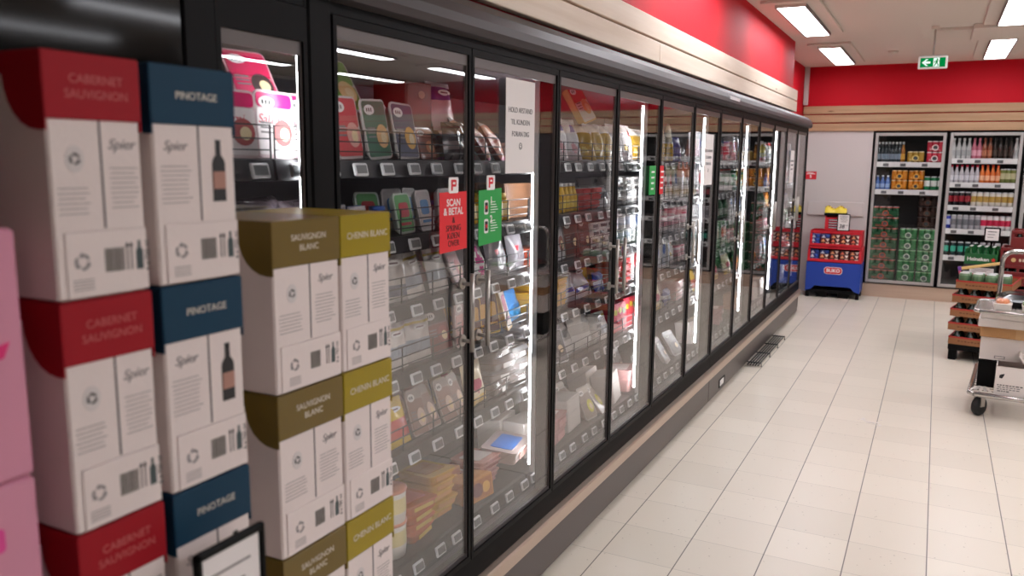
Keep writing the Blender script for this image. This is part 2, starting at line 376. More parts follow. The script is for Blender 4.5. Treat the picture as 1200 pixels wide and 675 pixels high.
# ------------------------------------------------------------------ the glass-door cases
YK = [1.505+.626*k for k in range(7)]+[5.261+.640*k for k in range(1, 7)]
GX = -1.235
SHZ = [1.575, 1.36, 1.163, .958, .715, .354]      # price label heights, top shelf first
SHN = ['top', 'second', 'third', 'fourth', 'fifth', 'bottom']
SX = -1.345
def tag_mb(y, z):
    mb = MB(); mb.T = Matrix.Translation((SX+.012, y, z)) @ Matrix.Rotation(R(-14), 4, 'Y')
    mb.box((-.004, -.028, -.017), (.004, .028, .017), M_TAGF, .003).box((.0035, -.021, -.011), (.0048, .021, .011), M_TAGD)
    return mb
def make_case(label, ya, yb, ks, n_single, ends):
    yc = (ya+yb)/2
    c = thing('refrigerated_case', label, 'refrigerated case', (-1.7, yc, 0), 0, 'glass-door refrigerated cases')
    obj('plinth', MB().box((-2.25, ya+.01, .0), (-1.28, yb-.01, .06), M_DARK), c)
    kp = MB().box((-1.275, ya+.002, .022), (GX, yb-.002, .205), M_KICK, .003); obj('kick_panel', kp, c)
    rl = MB().prism([(-1.26, .2), (-1.215, .196), (-1.205, .203), (-1.204, .248), (-1.209, .256), (-1.26, .257)], 1, ya+.001, yb-.001, M_RAIL); obj('bumper_rail', rl, c)
    bs = MB().prism([(-1.30, .225), (-1.236, .245), (-1.231, .262), (-1.236, .29), (-1.244, .325), (-1.30, .335)], 1, ya+.001, yb-.001, M_BLACK)
    obj('lower_frame', bs, c)
    cn = MB().prism([(-1.30, 1.955), (-1.236, 1.95), (-1.203, 1.955), (-1.196, 1.975), (-1.199, 2.0), (-1.214, 2.03), (-1.245, 2.058), (-1.30, 2.075), (-1.308, 2.076), (-2.25, 2.076), (-2.25, 1.97)], 1, ya, yb, M_CANOPY)
    obj('canopy', cn, c)
    obj('header', MB().box((-1.30, ya, 1.925), (GX-.002, yb, 1.951), M_BLACK), c)
    obj('tub', MB().box((-2.25, ya+.004, .06), (-1.30, yb-.004, .30), M_INNER), c)
    obj('back_panel', MB().box((-2.25, ya+.004, .30), (-2.02, yb-.004, 1.96), M_INNER), c)
    obj('duct_cover', MB().prism([(-2.02, 1.97), (-1.32, 1.97), (-1.32, 1.93), (-1.5, 1.905), (-2.02, 1.88)], 1, ya+.004, yb-.004, M_INNER), c)
    for y0, y1 in ends: obj('end_panel', MB().box((-2.25 if y1 > 9 else -1.252, y0, .06), (GX+.003, y1, 1.955), M_BLACK, .004), c)
    for k in ks:
        y0, y1 = YK[k] if k >= 0 else 1.162, YK[k+1] if k >= 0 else 1.424
        tb = .02 if k >= 0 else .072
        y0 += .003; y1 -= .003
        d = MB()
        zb, zt, w = .330, 1.923, .013
        d.box((GX-.02, y0, zb), (GX, y0+w, zt), M_BLACK).box((GX-.02, y1-w, zb), (GX, y1, zt), M_BLACK)
        d.box((GX-.02, y0+w, zt-tb), (GX, y1-w, zt), M_BLACK).box((GX-.02, y0+w, zb), (GX, y1-w, zb+.018), M_BLACK)
        ia, ib = y0+w+.006, y1-w-.006
        for a, b, e, f in ((y0+w, ia, zb+.018, zt-tb), (ib, y1-w, zb+.018, zt-tb)): d.box((GX-.014, a, e), (GX-.006, b, f), M_KICK)
        d.box((GX-.014, ia, zt-tb-.03), (GX-.006, ib, zt-tb), M_KICK).box((GX-.014, ia, zb+.018), (GX-.006, ib, zb+.03), M_CANOPY)
        dr = obj('door', d, c)
        obj('pane', MB().box((GX-.012, ia-.002, zb+.025), (GX-.008, ib+.002, zt-tb-.025), M_GLASS), dr)
        if k >= 0:
            hy = (y1+.003-.048) if k % 2 == 0 else (y0-.003+.048)
            h = MB().cyl((GX+.03, hy, 1.03), (GX+.03, hy, 1.268), .0075, M_STEEL, 10)
            for z in (1.062, 1.236): h.cyl((GX-.006, hy, z), (GX+.03, hy, z), .006, M_STEEL, 8).cyl((GX-.008, hy, z), (GX-.001, hy, z), .018, M_STEEL, 16)
            obj('handle', h, dr)
    # uprights and lamps behind every second door edge
    ev = [k for k in range(0, 13, 2) if ya-.01 <= YK[k] <= yb+.01 and ks[0] >= 0]
    for k in ev:
        y = min(max(YK[k], ya+.03), yb-.03)
        obj('upright', MB().box((-1.305, y-.016, .3), (-1.256, y+.016, 1.955), M_BLACK, .004), c)
        if k == 6 and ks[0] == 6: continue
        lm = obj('case_lamp', MB().box((-1.324, y-.018, .40), (-1.306, y+.018, 1.90), M_TAGF), c)
        obj('tube', MB().cyl((-1.3315, y, .425), (-1.3315, y, 1.875), .0088, M_LED, 10), lm)
    # shelves, one run for each pair of doors
    runs = [(ks[i], ks[min(i+1, len(ks)-1)]) for i in range(0, len(ks), 2)]
    done = 0; rest = MB()
    for ka, kb in runs:
        y0 = (YK[ka]-(.075 if ka == 0 else 0) if ka >= 0 else .5)+.002; y1 = (YK[kb+1] if ka >= 0 else 1.425)-.002
        for s, z in enumerate(SHZ):
            deep = -1.93 if s < 5 else -2.0
            sh = obj('shelf', MB().box((deep, y0, z+.012), (SX-.012, y1, z+.026), M_SHELF, .003).box((SX-.014, y0, z-.024), (SX-.002, y1, z-.02+.002), M_BLACK), c)
            rr = MB(); rr.prism([(SX-.012, z-.022), (SX+.004, z-.022), (SX-.004, z+.024), (SX-.012, z+.026)], 1, y0, y1, M_CLEARRAIL); obj('label_rail', rr, sh)
            if s < 5:
                fn = MB(); ht = .075
                for q in (.02, .045, ht): fn.box((SX-.008, y0, z+.026+q-.0016), (SX-.005, y1, z+.026+q+.0016), M_WIRE)
                ny = int((y1-y0)/.155)
                for i in range(ny+1):
                    y = y0+.002+(y1-y0-.004)*i/ny; fn.box((SX-.008, y-.0016, z+.026), (SX-.005, y+.0016, z+.028+ht), M_WIRE)
                obj('wire_fence', fn, sh)
            nt = max(2, int((y1-y0)/.118)); rr_ = random.Random(ka*31+s)
            for i in range(nt):
                y = y0+.05+(y1-y0-.1)*i/(nt-1)+rr_.uniform(-.012, .012)
                if done < n_single: obj('price_label', tag_mb(y, z), sh); done += 1
                else:
                    g = tag_mb(y, z); rest.add(g.v, g.f, [g.mats[i2] for i2 in g.m])
    if rest.v: obj('price_labels', rest, c)['kind'] = 'stuff'
    return c
cA = make_case('nearer long glass-door refrigerated case, from wide black post to rail joint', 1.415, 5.261, list(range(0, 6)), 96, [(1.424, 1.500)])
cB = make_case('farther long glass-door refrigerated case, ending beside the cheese display', 5.263, 9.12, list(range(6, 12)), 96, [(9.103, 9.12)])
cC = make_case('short end of glass-door refrigerated case behind the wine cartons', -.6, 1.413, [-1], 20, [])
# dark blind panel and post of the third case
obj('blind_panel', MB().box((-1.30, -.59, .33), (GX-.004, 1.09, 1.923), M_GLOSSBLACK), cC)
obj('upright', MB().box((-1.30, 1.09, .33), (GX+.002, 1.165, 1.95), M_BLACK, .003), cC)
# small fittings on the cases
sk = obj('socket_plate', MB().box((GX-.002, 5.55, .045), (GX+.004, 5.72, .105), M_BLACK, .002).box((GX+.004, 5.57, .055), (GX+.005, 5.68, .098), W_), cB)
obj('sticker', MB().box((-1.1975, 5.29, 1.992), (-1.1955, 5.58, 2.012), M_TAGF), cB, 'white sticker')
g = MB()
for i in range(5): g.tube([(-1.215+.02*i, 6.44, .022), (-1.215+.02*i, 7.68, .022)], .0055, M_WIRE, 6)
for y in (6.5, 6.87, 7.25, 7.62): g.tube([(-1.23, y, .03), (-1.12, y, .03), (-1.12, y, .0)], .005, M_WIRE, 6)
tag(obj('wire_guard', g), 'black wire guard on floor at foot of the farther case', 'wire guard')

# ------------------------------------------------------------------ signs on the glass doors
def smiley(mb, at, r):
    ring(mb, at, r*.82, r, M_INK, .0004); 
    for s in (-1, 1): disc(mb, (at[0], at[1]+s*r*.35, at[2]+r*.25), r*.13, r*.13, M_INK, .0004)
    ring(mb, at, r*.45, r*.58, M_INK, .0004, ROT_X, 10, PI*1.15, PI*1.85)
def hold_sign(y, z, label):
    t = thing('paper_sign', label, 'sign', (GX+.003, y, z), 0, 'white notices on the glass doors')
    p = MB(); flat(p, [(-.105, -.15), (.105, -.15), (.105, .15), (-.105, .15)], M_PAPER, .001); obj('sheet', p, t, None, True)
    mb = MB()
    for s, dz in (('HOLD AFSTAND', .052), ('TIL KUNDEN', .014), ('FORAN DIG', -.024)): baked_text(mb, s, .0235, M_INK, (.0012, 0, dz))
    smiley(mb, (.0012, 0, -.062), .011); obj('lettering', mb, t, None, True)
hold_sign(2.443, 1.71, 'white paper notice with black writing on the second glass door')
hold_sign(4.955, 1.613, 'white paper notice with black writing on the sixth glass door')
hold_sign(8.145, 1.56, 'white paper notice with black writing on the eleventh glass door')
def clip(t, dz):
    p = MB(); flat(p, rrect(.052, .045, .006, 3), W_, .002, (.0005, 0, dz)); c = obj('clip', p, t, None, True)
    p = MB(); RD = paint(214, 24, 40)
    flat(p, [(-.014, -.015), (-.006, -.015), (-.006, -.004), (.012, -.004), (.014, .002), (.014, .013), (.010, .016), (-.014, .016)], RD, .0006, (.0026, 0, dz))
    flat(p, [(-.006, .003), (.006, .003), (.006, .009), (-.006, .009)], W_, .0006, (.0033, 0, dz))
    obj('emblem', p, c, None, True)
GR, RD2 = paint(38, 158, 74), paint(222, 36, 46)
t = thing('red_sign', 'red hanging sign in white and black capitals on first door', 'sign', (GX+.004, 2.017, 1.426), 0, 'card signs at the door handles')
p = MB(); flat(p, [(-.075, -.087), (.075, -.083), (.074, .085), (-.074, .085)], RD2, .0015); obj('card', p, t, None, True)
letters('lettering', [('SCAN', .029, W_, (.0018, 0, .054), dict(bold=.016)), ('& BETAL', .029, W_, (.0018, 0, .029), dict(bold=.016)), ('&', .025, M_INK, (.0018, 0, .004), {}),
        ('SPRING', .025, M_INK, (.0018, 0, -.019), {}), ('KØEN', .025, M_INK, (.0018, 0, -.041), {}), ('OVER', .025, M_INK, (.0018, 0, -.063), {})], t)
clip(t, .104)
t = thing('green_sign', 'green hanging sign with white steps one and two on second door', 'sign', (GX+.004, 2.238, 1.428), 0, 'card signs at the door handles')
p = MB(); flat(p, [(-.075, -.087), (.073, -.08), (.073, .087), (-.074, .083)], GR, .0015); obj('card', p, t, None, True)
letters('lettering', [('1', .03, W_, (.0018, .004, .05), dict(bold=.03)), ('2', .03, W_, (.0018, .004, -.008), dict(bold=.03))], t)
p = MB()
for dz in (.03, -.028):
    flat(p, rrect(.026, .044, .006, 3), W_, .0005, (.0017, -.028, dz)); flat(p, rrect(.018, .03, .003, 2), M_INK, .0005, (.0023, -.028, dz)); disc(p, (.0028, -.028, dz), .006, .006, RD2, .0004)
    for i in range(5): p.box((.0017, 0, dz-.018+i*.008), (.0021, .03+.006*((i*3) % 4), dz-.0155+i*.008), W_)
obj('phone_drawing', p, t, None, True); clip(t, .105)
for y, m, nm in ((3.87, GR, 'green'), (4.02, RD2, 'red')):
    t = thing(nm+'_sign', 'small %s card sign hanging on the %s' % (nm, 'right part of fourth door' if nm == 'green' else 'left edge of fifth door'), 'sign', (GX+.004, y, 1.51), 0, 'card signs at the door handles')
    p = MB(); flat(p, rrect(.10 if nm == 'green' else .06, .14, .002, 1), m, .0015); obj('card', p, t, None, True)
    p = MB()
    for i in range(4): p.box((.0017, -.02, -.045+i*.027), (.0022, .02+.003*i, -.036+i*.027), W_)
    obj('lettering', p, t, None, True)

# ------------------------------------------------------------------ wine cartons
def recycle(mb, c, r, m):
    for k in range(3):
        a = k*2*PI/3+.35
        ring(mb, c, r*.62, r, m, .0004, ROT_X, 6, a, a+1.25)
        q = a+1.25; T = lambda rr, an: (rr*cos(an), rr*sin(an))
        flat(mb, [T(r*.42, q), T(r*1.2, q), T(r*.82, q+.55)], m, .0004, c)
def bottle_outline(h):
    w = h*.135
    return [(-w, 0), (w, 0), (w, h*.62), (w*.85, h*.68), (w*.38, h*.76), (w*.36, h*.97), (w*.42, h), (-w*.42, h), (-w*.36, h*.97), (-w*.38, h*.76), (-w*.85, h*.68), (-w, h*.62)]
CD = .235
CARTON = {}
def carton_meshes(key, w, lid, title, style):
    H = .298; P = {}
    P['carton_body'] = MB().box((-CD, -w/2, 0), (0, w/2, H-.004), M_CARD, .003).mesh('carton_body')
    l = MB(); zf = H-.079
    l.box((-CD-.001, -w/2-.0015, H-.004), (.002, w/2+.0015, H), lid, .001)
    l.box((0, -w/2-.001, zf), (.0022, w/2+.001, H-.002), lid, .001)
    for s in (-1, 1):     # side flap with its rounded lower corner
        pts = [(.0015, H-.002), (.0015, H-.092)]
        for k in range(7):
            a = PI/2*k/6; pts.append((-.012-.062*sin(a), H-.092+.066*(1-cos(a))))
        pts += [(-.10, H-.024), (-CD, H-.022), (-CD, H-.002)]
        l.prism(pts, 1, s*(w/2), s*(w/2+.0018), lid)
    P['lid'] = l.mesh('lid')
    mb = MB(); L = title.split('\n'); sz = .0175 if 'CHENIN' in title else .0155 if style == 'stamp' else .015
    for i, s in enumerate(L): baked_text(mb, s, sz, paint(214, 204, 190) if style != 'dim' else paint(190, 88, 88), (.0024, .004, H-.040+(len(L)-1)*.009-i*.018))
    P['title'] = mb.mesh('title')
    d = MB().box((0, .004, .086), (.0008, .0062, zf), paint(70, 66, 70)); P['divider'] = d.mesh('divider')
    s = MB()
    def lines(y0, y1, z0, n):
        for i in range(n):
            q = rnd.uniform(.0, .25)*(y1-y0); s.box((0, y0+q*.3, z0-i*.0062), (.0005, y1-q, z0-i*.0062+.0011), M_GREYINK)
    script = dict(size=.026)
    if style == 'bottle':
        baked_text(s, 'Spier', .019, M_GREYINK, (.0004, -.036, .19), shear=.35); lines(-.062, -.008, .162, 9)
        P['printed_lettering'] = s.mesh('printed_lettering'); b = MB(); flat(b, bottle_outline(.088), M_INK, .0008, (.0002, .040, .112)); b.box((.001, .0285, .13), (.0016, .0515, .155), paint(168, 122, 108))
        P['bottle_picture'] = b.mesh('bottle_picture')
    else:
        disc(s, (.0002, -w*.24, .172), .0125, .0165, paint(206, 198, 196), .0004); recycle(s, (.0006, -w*.24, .172), .0072, M_INK)
        lines(-w*.44, -.012, .136, 6); baked_text(s, 'Spier', .019, M_GREYINK, (.0004, w*.27, .19), shear=.35); lines(.016, w*.45, .160, 9)
        P['printed_lettering'] = s.mesh('printed_lettering')
    sp = MB().box((.0, -w/2+.012, .002), (.0018, w/2-.0005, .083), M_CARD, .0008); P['label_strip'] = sp.mesh('label_strip')
    q = MB(); X = .0019
    recycle(q, (X, -w*.24, .046), .0105, M_GREYINK)
    for i in range(4): q.box((X, -w*.24-.014, .023-i*.004), (X+.0004, -w*.24+.014, .0242-i*.004), M_GREYINK)
    y = .0
    for i in range(11):
        tt = rnd.choice((.0009, .0016, .0024)); q.box((X, y, .03), (X+.0004, y+tt, .060), paint(100, 96, 92)); y += tt+.0010
    for i in range(2):
        yy = w*.25+i*.006; q.box((X, yy, .03), (X+.0004, yy+.0016, .062), M_INK); flat(q, [(-.003, 0), (.003, 0), (0, .006)], M_INK, .0004, (X, yy+.0008, .060))
    flat(q, bottle_outline(.038), paint(58, 72, 74), .0004, (X, w*.25+.019, .029))
    me = text_mesh('6 x 750 ml', .0095, M_INK); T = Matrix.Translation((X, w*.25+.031, .046)) @ ROT_X @ Matrix.Rotation(PI/2, 4, 'Z')
    q.add([tuple(T @ v.co) for v in me.vertices], [tuple(p.vertices) for p in me.polygons], M_INK)
    P['shipping_lettering'] = q.mesh('shipping_lettering')
    CARTON[key] = P
def wine_carton(key, loc, label, group):
    t = thing('wine_carton', label, 'wine carton', loc, 0, group); P = CARTON[key]; ob = {}
    for n in ('carton_body', 'lid', 'divider', 'printed_lettering', 'bottle_picture', 'label_strip'):
        if n in P: ob[n] = obj(n, P[n], t)
    obj('title', P['title'], ob['lid']); obj('shipping_lettering', P['shipping_lettering'], ob['label_strip'])
carton_meshes('red', .128, mat('lid_crimson', (150, 8, 26), .6, spec=.25), 'CABERNET\nSAUVIGNON', 'dim')
carton_meshes('blue', .143, mat('lid_petrol', (10, 54, 78), .6, spec=.25), 'PINOTAGE', 'bottle')
carton_meshes('olive', .170, mat('lid_olive', (106, 86, 30), .42, spec=.4), 'SAUVIGNON\nBLANC', 'stamp')
carton_meshes('mustard', .152, mat('lid_mustard', (148, 128, 8), .42, spec=.35), 'CHENIN BLANC', 'stamp')
HT = ('topmost', 'second from the top', 'third from the top', 'fourth from the top', 'bottom one')
for key, x, y, zt, nm in (('red', -.93, .677, 1.729, 'crimson-lidded'), ('blue', -.93, .831, 1.729, 'petrol-blue-lidded'), ('olive', -.97, 1.099, 1.502, 'olive-brown-lidded'), ('mustard', -.97, 1.266, 1.502, 'mustard-lidded')):
    for i in range(4):
        wine_carton(key, (x, y, zt-.3*(i+1)), '%s white wine carton, %s of its stack' % (nm, HT[i]), 'white wine cartons in four stacks')
t = thing('display_plinth', 'dark low plinth under the white wine carton stacks', 'plinth', (-1.05, .76, 0))
obj('plinth_top', MB().box((-1.165, .55, .50), (-.90, .91, .528), M_BLACK, .004), t)
obj('plinth_side', MB().box((-1.15, .56, 0), (-.92, .90, .50), M_BLACK, .004), t)
t = thing('display_plinth', 'dark low plinth under the olive and mustard lidded carton stacks', 'plinth', (-1.08, 1.18, 0))
obj('plinth_top', MB().box((-1.21, 1.0, .275), (-.955, 1.345, .301), M_BLACK, .004), t)
obj('plinth_side', MB().box((-1.2, 1.01, 0), (-.965, 1.335, .275), M_BLACK, .004), t)
PK = mat('pink_carton', (205, 136, 160), .5)
for i in range(4):
    t = thing('pink_carton', 'plain pink drinks carton, %s of its stack beside crimson lids' % HT[i], 'carton', (-.93, .49, 1.525-.296*(i+1)), 0, 'pink cartons at the left edge')
    obj('carton_body', MB().box((-.22, -.078, 0), (0, .077, .294), PK, .004), t, None, True)
    m = MB(); flat(m, [(-.02, 0), (.022, .012), (.03, .03), (.004, .024)], paint(214, 20, 110), .0006, (.0002, .03, .135)); flat(m, rrect(.09, .03, .006), paint(214, 60, 140), .0006, (.0002, -.01, .23)); obj('printed_lettering', m, t, None, True)
t = thing('display_plinth', 'dark low plinth under the stack of pink cartons', 'plinth', (-1.05, .48, 0))
obj('plinth_top', MB().box((-1.15, .40, .315), (-.91, .546, .340), M_BLACK, .004), t); obj('plinth_side', MB().box((-1.14, .41, 0), (-.92, .54, .315), M_BLACK, .004), t)
# black framed price sign on its stand
t = thing('price_sign_stand', 'black framed white price sign in front of the petrol-blue lidded cartons', 'price sign', (-.872, .80, 0))
fr = MB(); Z0, Z1, Y0, Y1 = .86, 1.062, .735, .866
for a, b in (((Y0, Z0), (Y1, Z0+.012)), ((Y0, Z1-.012), (Y1, Z1)), ((Y0, Z0), (Y0+.012, Z1)), ((Y1-.012, Z0), (Y1, Z1))): fr.box((-.872, a[0], a[1]), (-.86, b[0], b[1]), M_BLACK, .003)
obj('frame', fr, t); obj('card', MB().box((-.869, Y0+.008, Z0+.008), (-.864, Y1-.008, Z1-.008), M_PAPER), t)
ln = MB()
for i in range(6): ln.box((-.864, Y0+.024, Z1-.045-i*.026), (-.8635, Y1-.03-.012*(i % 3), Z1-.041-i*.026), M_GREYINK)
obj('writing', ln, t)
obj('pole', MB().cyl((-.878, .80, .02), (-.878, .80, Z1-.02), .008, M_BLACK), t); obj('base', MB().lathe([(.098, 0), (.098, .012), (.03, .022)], M_BLACK, (-.790, .80, 0), 24), t)

# ------------------------------------------------------------------ groceries
class Kind:
    def __init__(s, name, cat, desc, parts):
        s.name, s.cat, s.desc = name, cat, desc
        s.parts = [(n, mb.mesh(n), pa) for n, mb, pa in parts]
def inst(k, loc, label, group, tilt=0, yaw=0, sc=1, roll=0):
    e = (R(roll), -R(tilt), R(yaw))
    if len(k.parts) == 1:
        o = bpy.data.objects.new(k.name, k.parts[0][1]); COL.objects.link(o)
    else:
        o = bpy.data.objects.new(k.name, None); o.empty_display_size = .03; COL.objects.link(o)
        made = []
        for n, me, pa in k.parts:
            c = bpy.data.objects.new(n, me); COL.objects.link(c); c.parent = o if pa is None else made[pa]; made.append(c)
    o.location = loc; o.rotation_euler = e; o.scale = (sc, sc, sc)
    return tag(o, label, k.cat, group)
def tray_pack(desc, w, h, d, head, body=(226, 222, 220), pic=(206, 120, 110), hh=.42, side=(205, 198, 196)):
    t = MB(); lo = []
    for x, i in ((-d, .012), (-.006, .006), (-.005, 0), (0, 0)): lo.append([(x, p[0], p[1]+h/2) for p in rrect(w-2*i, h-2*i, .016, 3)])
    t.loft(lo, paint(*side, .2))
    l = MB(); flat(l, rrect(w*.9, h*(1-hh)-.01, .006, 2, 0, (h*(1-hh))/2+.002), paint(*body, .3), .0012, (.0002, 0, 0))
    flat(l, rrect(w*.9, h*hh-.006, .008, 2, 0, h-h*hh/2-.003), paint(*head, .3), .0014, (.0002, 0, 0))
    g = MB(); disc(g, (.0017, -w*.2, h*.82), w*.2, h*.085, W_, .0006)
    for i in range(3): g.box((.0023, -w*.32+i*w*.085, h*.79), (.0028, -w*.28+i*w*.085, h*.85), M_INK)
    p = MB(); disc(p, (.0016, w*.18, h*.38), w*.24, h*.2, paint(*pic), .0008); disc(p, (.0024, w*.22, h*.36), w*.12, h*.1, paint(238, 214, 170), .0006)
    for i in range(3): p.box((.0014, -w*.38, h*.5-i*h*.07), (.002, -w*.08, h*.53-i*h*.07), M_GREYINK)
    return Kind('tray_pack', 'food pack', desc, [('tray', t, None), ('label', l, None), ('logo', g, 1), ('picture', p, 1)])
def pouch(desc, w, h, d, base, bands, logo=True, seed=1, gloss=.25, blobs=None):
    r = random.Random(seed); ph = [r.uniform(0, 6) for _ in range(4)]
    def fn(s):
        def f(u, v):
            e = (1-abs(2*u-1)**2.6)*(1-abs(2*v-1)**4)
            x = s*d/2*max(e, .02)+.006*sin(9*u+ph[0])*sin(7*v+ph[1])*(e+.2)
            return (x-d/2, (u-.5)*w*(1-.07*e) if s > 0 else (.5-u)*w*(1-.07*e), v*h)
        return f
    BM = paint(*base, gloss); bl = [(a, b, paint(*c, gloss)) for a, b, c in bands]
    BL = [(bu, bv, br, paint(*c, gloss)) for bu, bv, br, c in (blobs or [])]
    def mf(u, v):
        for bu, bv, br, m in BL:
            if (u-bu)**2+((v-bv)*h/w)**2 < br*br: return m
        for a, b, m in bl:
            if a <= v < b: return m
        return BM
    b = MB().grid(fn(1), 16, 18, mf); b.grid(fn(-1), 16, 18, mf)
    parts = [('bag', b, None)]
    if logo:
        g = MB(); disc(g, (.002, 0, h*.76), w*.26, h*.06, W_, .0008); g.box((.0028, -w*.16, h*.745), (.0034, w*.15, h*.775), paint(90, 40, 60)); parts.append(('logo', g, 0))
    return Kind('pouch', 'food pouch', desc, parts)
def tub(desc, r, h, body, lid, band):
    b = MB().lathe([(r*.82, 0), (r*.93, h*.35), (r*.95, h*.75), (r, h*.92)], [paint(*body, .3), paint(*band, .35), paint(*body, .3)], (-r, 0, 0), 20)
    l = MB().lathe([(r*1.03, h*.9), (r*1.05, h*.97), (r*.98, h), (.01, h*.985)], paint(*lid, .3), (-r, 0, 0), 20)
    return Kind('tub', 'tub', desc, [('cup', b, None), ('lid', l, None)])
def jar(desc, r, h, body, lid, band):
    b = MB().lathe([(r*.9, 0), (r, h*.06), (r, h*.2), (r, h*.62), (r, h*.72), (r*.72, h*.84)], [paint(*body, .15)]*2+[paint(*band, .4)]+[paint(*body, .15)]*2, (-r, 0, 0), 16)
    l = MB().lathe([(r*.78, h*.83), (r*.78, h)], paint(*lid, .35), (-r, 0, 0), 16)
    return Kind('jar', 'jar', desc, [('glass_jar', b, None), ('lid', l, None)])
def bottle(desc, r, h, body, cap, band, neck=.3, cat='bottle', name='bottle'):
    B = paint(*body, .15)
    b = MB().lathe([(r*.92, 0), (r, h*.03), (r, h*.15), (r, h*.42), (r, h*.55), (r*.8, h*.63), (r*neck*1.25, h*.76), (r*neck, h*.90)], [B, B, paint(*band, .4), B, B, B, B], (-r, 0, 0), 14)
    l = MB().lathe([(r*neck*1.2, h*.885), (r*neck*1.2, h)], paint(*cap, .35), (-r, 0, 0), 12)
    return Kind(name, cat, desc, [('glass', b, None), ('cap', l, None)])
def can(desc, r, h, body, band):
    A = paint(196, 196, 200, .3); B = paint(*body, .25)
    b = MB().lathe([(r*.8, 0), (r, h*.05), (r, h*.3), (r, h*.7), (r, h*.92), (r*.82, h*.985), (r*.82, h), (r*.7, h*.985)], [A, B, paint(*band, .3), B, A, A, A], (-r, 0, 0), 14)
    return Kind('drink_can', 'drink can', desc, [('can', b, None)])
def carton(desc, w, h, d, body, front, accents=(), name='food_carton'):
    b = MB().box((-d, -w/2, 0), (0, w/2, h), paint(*body, .5), .003)
    l = MB(); flat(l, rrect(w*.86, h*.82, .004, 2, 0, h/2), paint(*front, .4), .001, (.0002, 0, 0))
    for (cy, cz, ry, rz, c) in accents: disc(l, (.0012, cy*w, cz*h), ry*w, rz*h, paint(*c, .4), .0007)
    return Kind(name, 'food box', desc, [('box', b, None), ('front_label', l, None)])
def flat_pack(desc, w, d, h, body, top, side=None):
    b = MB(); b.loft([[(p[1]-d/2, p[0], z) for p in rrect(w-2*i, d-2*i, .015, 3)][::-1] for z, i in ((0, .01), (h*.8, .003), (h*.82, 0), (h, 0))], paint(*body, .2))
    l = MB(); l.loft([[(p[1]-d/2, p[0], z) for p in rrect(w*.7, d*.6, .008, 3)][::-1] for z in (h, h+.0015)], paint(*top, .3)); l.box((0, -w*.3, h*.25), (.0012, w*.3, h*.7), paint(*(side or top), .35))
    return Kind('flat_pack', 'food pack', desc, [('tray', b, None), ('label', l, None)])
def clear_box(desc, w, d, h, food):
    b = MB(); b.loft([[(p[1]-d/2, p[0], z) for p in rrect(w-2*i, d-2*i, .012, 3)][::-1] for z, i in ((0, .008), (h*.5, .003), (h*.52, 0), (h*.58, 0), (h*.6, .004), (h, .012))], M_FILM)
    f = MB(); f.loft([[(p[1]-d/2, p[0], z) for p in rrect(w-.026, d-.026, .012, 3)][::-1] for z in (.003, h*.62)], paint(*food, .5))
    l = MB().box((-.001, -w*.16, h*.1), (.0008, w*.16, h*.5), W_).box((-d*.7, -w*.18, h), (-d*.3, w*.18, h+.001), W_)
    return Kind('clear_box', 'food box', desc, [('box', b, None), ('filling', f, None), ('label', l, None)])
def card_pack(desc, w, h, d, col, edge, mark):
    """hanging pack: coloured card with cut corner over a clear pocket"""
    b = MB(); b.loft([[(x, p[0], p[1]+h/2) for p in rrect(w-2*i, h-2*i, .012, 3)] for x, i in ((-d, .01), (-.003, 0), (0, 0))], paint(*edge, .3))
    l = MB(); flat(l, rrect(w*.86, h*.9, .012, 3, 0, h/2), paint(*col, .35), .001, (.0002, 0, 0))
    flat(l, rrect(w*.56, h*.36, .01, 3, .0, h*.58), paint(*mark, .35), .0008, (.0013, 0, 0)); l.box((.0013, -w*.3, h*.2), (.0019, w*.3, h*.27), paint(*mark, .35))
    return Kind('card_pack', 'food pack', desc, [('pocket', b, None), ('card', l, None)])

K = {}
K['pinksal'] = tray_pack('pink-headed sliced sausage tray', .115, .155, .022, (218, 28, 104), (236, 226, 226), (170, 70, 70), .25, (220, 196, 198))
baked_text(K_T := MB(), 'Salami', .03, paint(206, 30, 60), (.0015, -.012, .088), shear=.2); K['pinksal'].parts.append(('lettering', K_T.mesh('lettering'), 1))
K['magenta'] = tray_pack('magenta sliced ham tray', .125, .15, .024, (208, 22, 84), (214, 30, 92), (60, 40, 40), .5, (196, 150, 156))
K['redY'] = tray_pack('red-labelled ham tray', .125, .165, .025, (196, 30, 44), (206, 40, 48), (226, 160, 150), .5)
K['greenY'] = tray_pack('green-labelled salad tray', .125, .165, .025, (26, 92, 64), (30, 98, 68), (226, 178, 120), .5)
K['navyY'] = tray_pack('navy-labelled tapas tray', .125, .165, .025, (34, 36, 74), (38, 40, 78), (226, 170, 70), .5)
K['limeY'] = tray_pack('lime-green-labelled tray', .13, .165, .025, (104, 150, 52), (112, 156, 60), (230, 190, 140), .5)
K['brownbox'] = carton('brown paper snack box', .15, .15, .12, (96, 54, 42), (112, 62, 46), [(.1, .75, .12, .08, (196, 140, 110))])
K['copper'] = tray_pack('copper-coloured pate tray', .13, .10, .03, (168, 96, 70), (150, 84, 60), (226, 150, 110), .3, (120, 70, 56))
K['violet'] = pouch('violet and pink snack bag', .14, .16, .04, (92, 60, 132), [(0, .6, (226, 186, 190)), (.9, 1.1, (230, 226, 230))], True, 3)
K['darkbag'] = pouch('dark foil snack bag', .13, .12, .035, (58, 50, 54), [(.3, .5, (120, 104, 104))], False, 4, .12)
K['sausage'] = pouch('rose sausage bag', .12, .17, .045, (214, 152, 128), [(0, .12, (222, 120, 150)), (.45, .5, (190, 110, 92)), (.62, .67, (190, 110, 92)), (.3, .34, (190, 110, 92)), (.9, 1.1, (236, 226, 224))], False, 5)
K['jarblue'] = jar('small blue-lidded spread jar', .03, .085, (80, 66, 84), (44, 84, 160), (210, 206, 214))
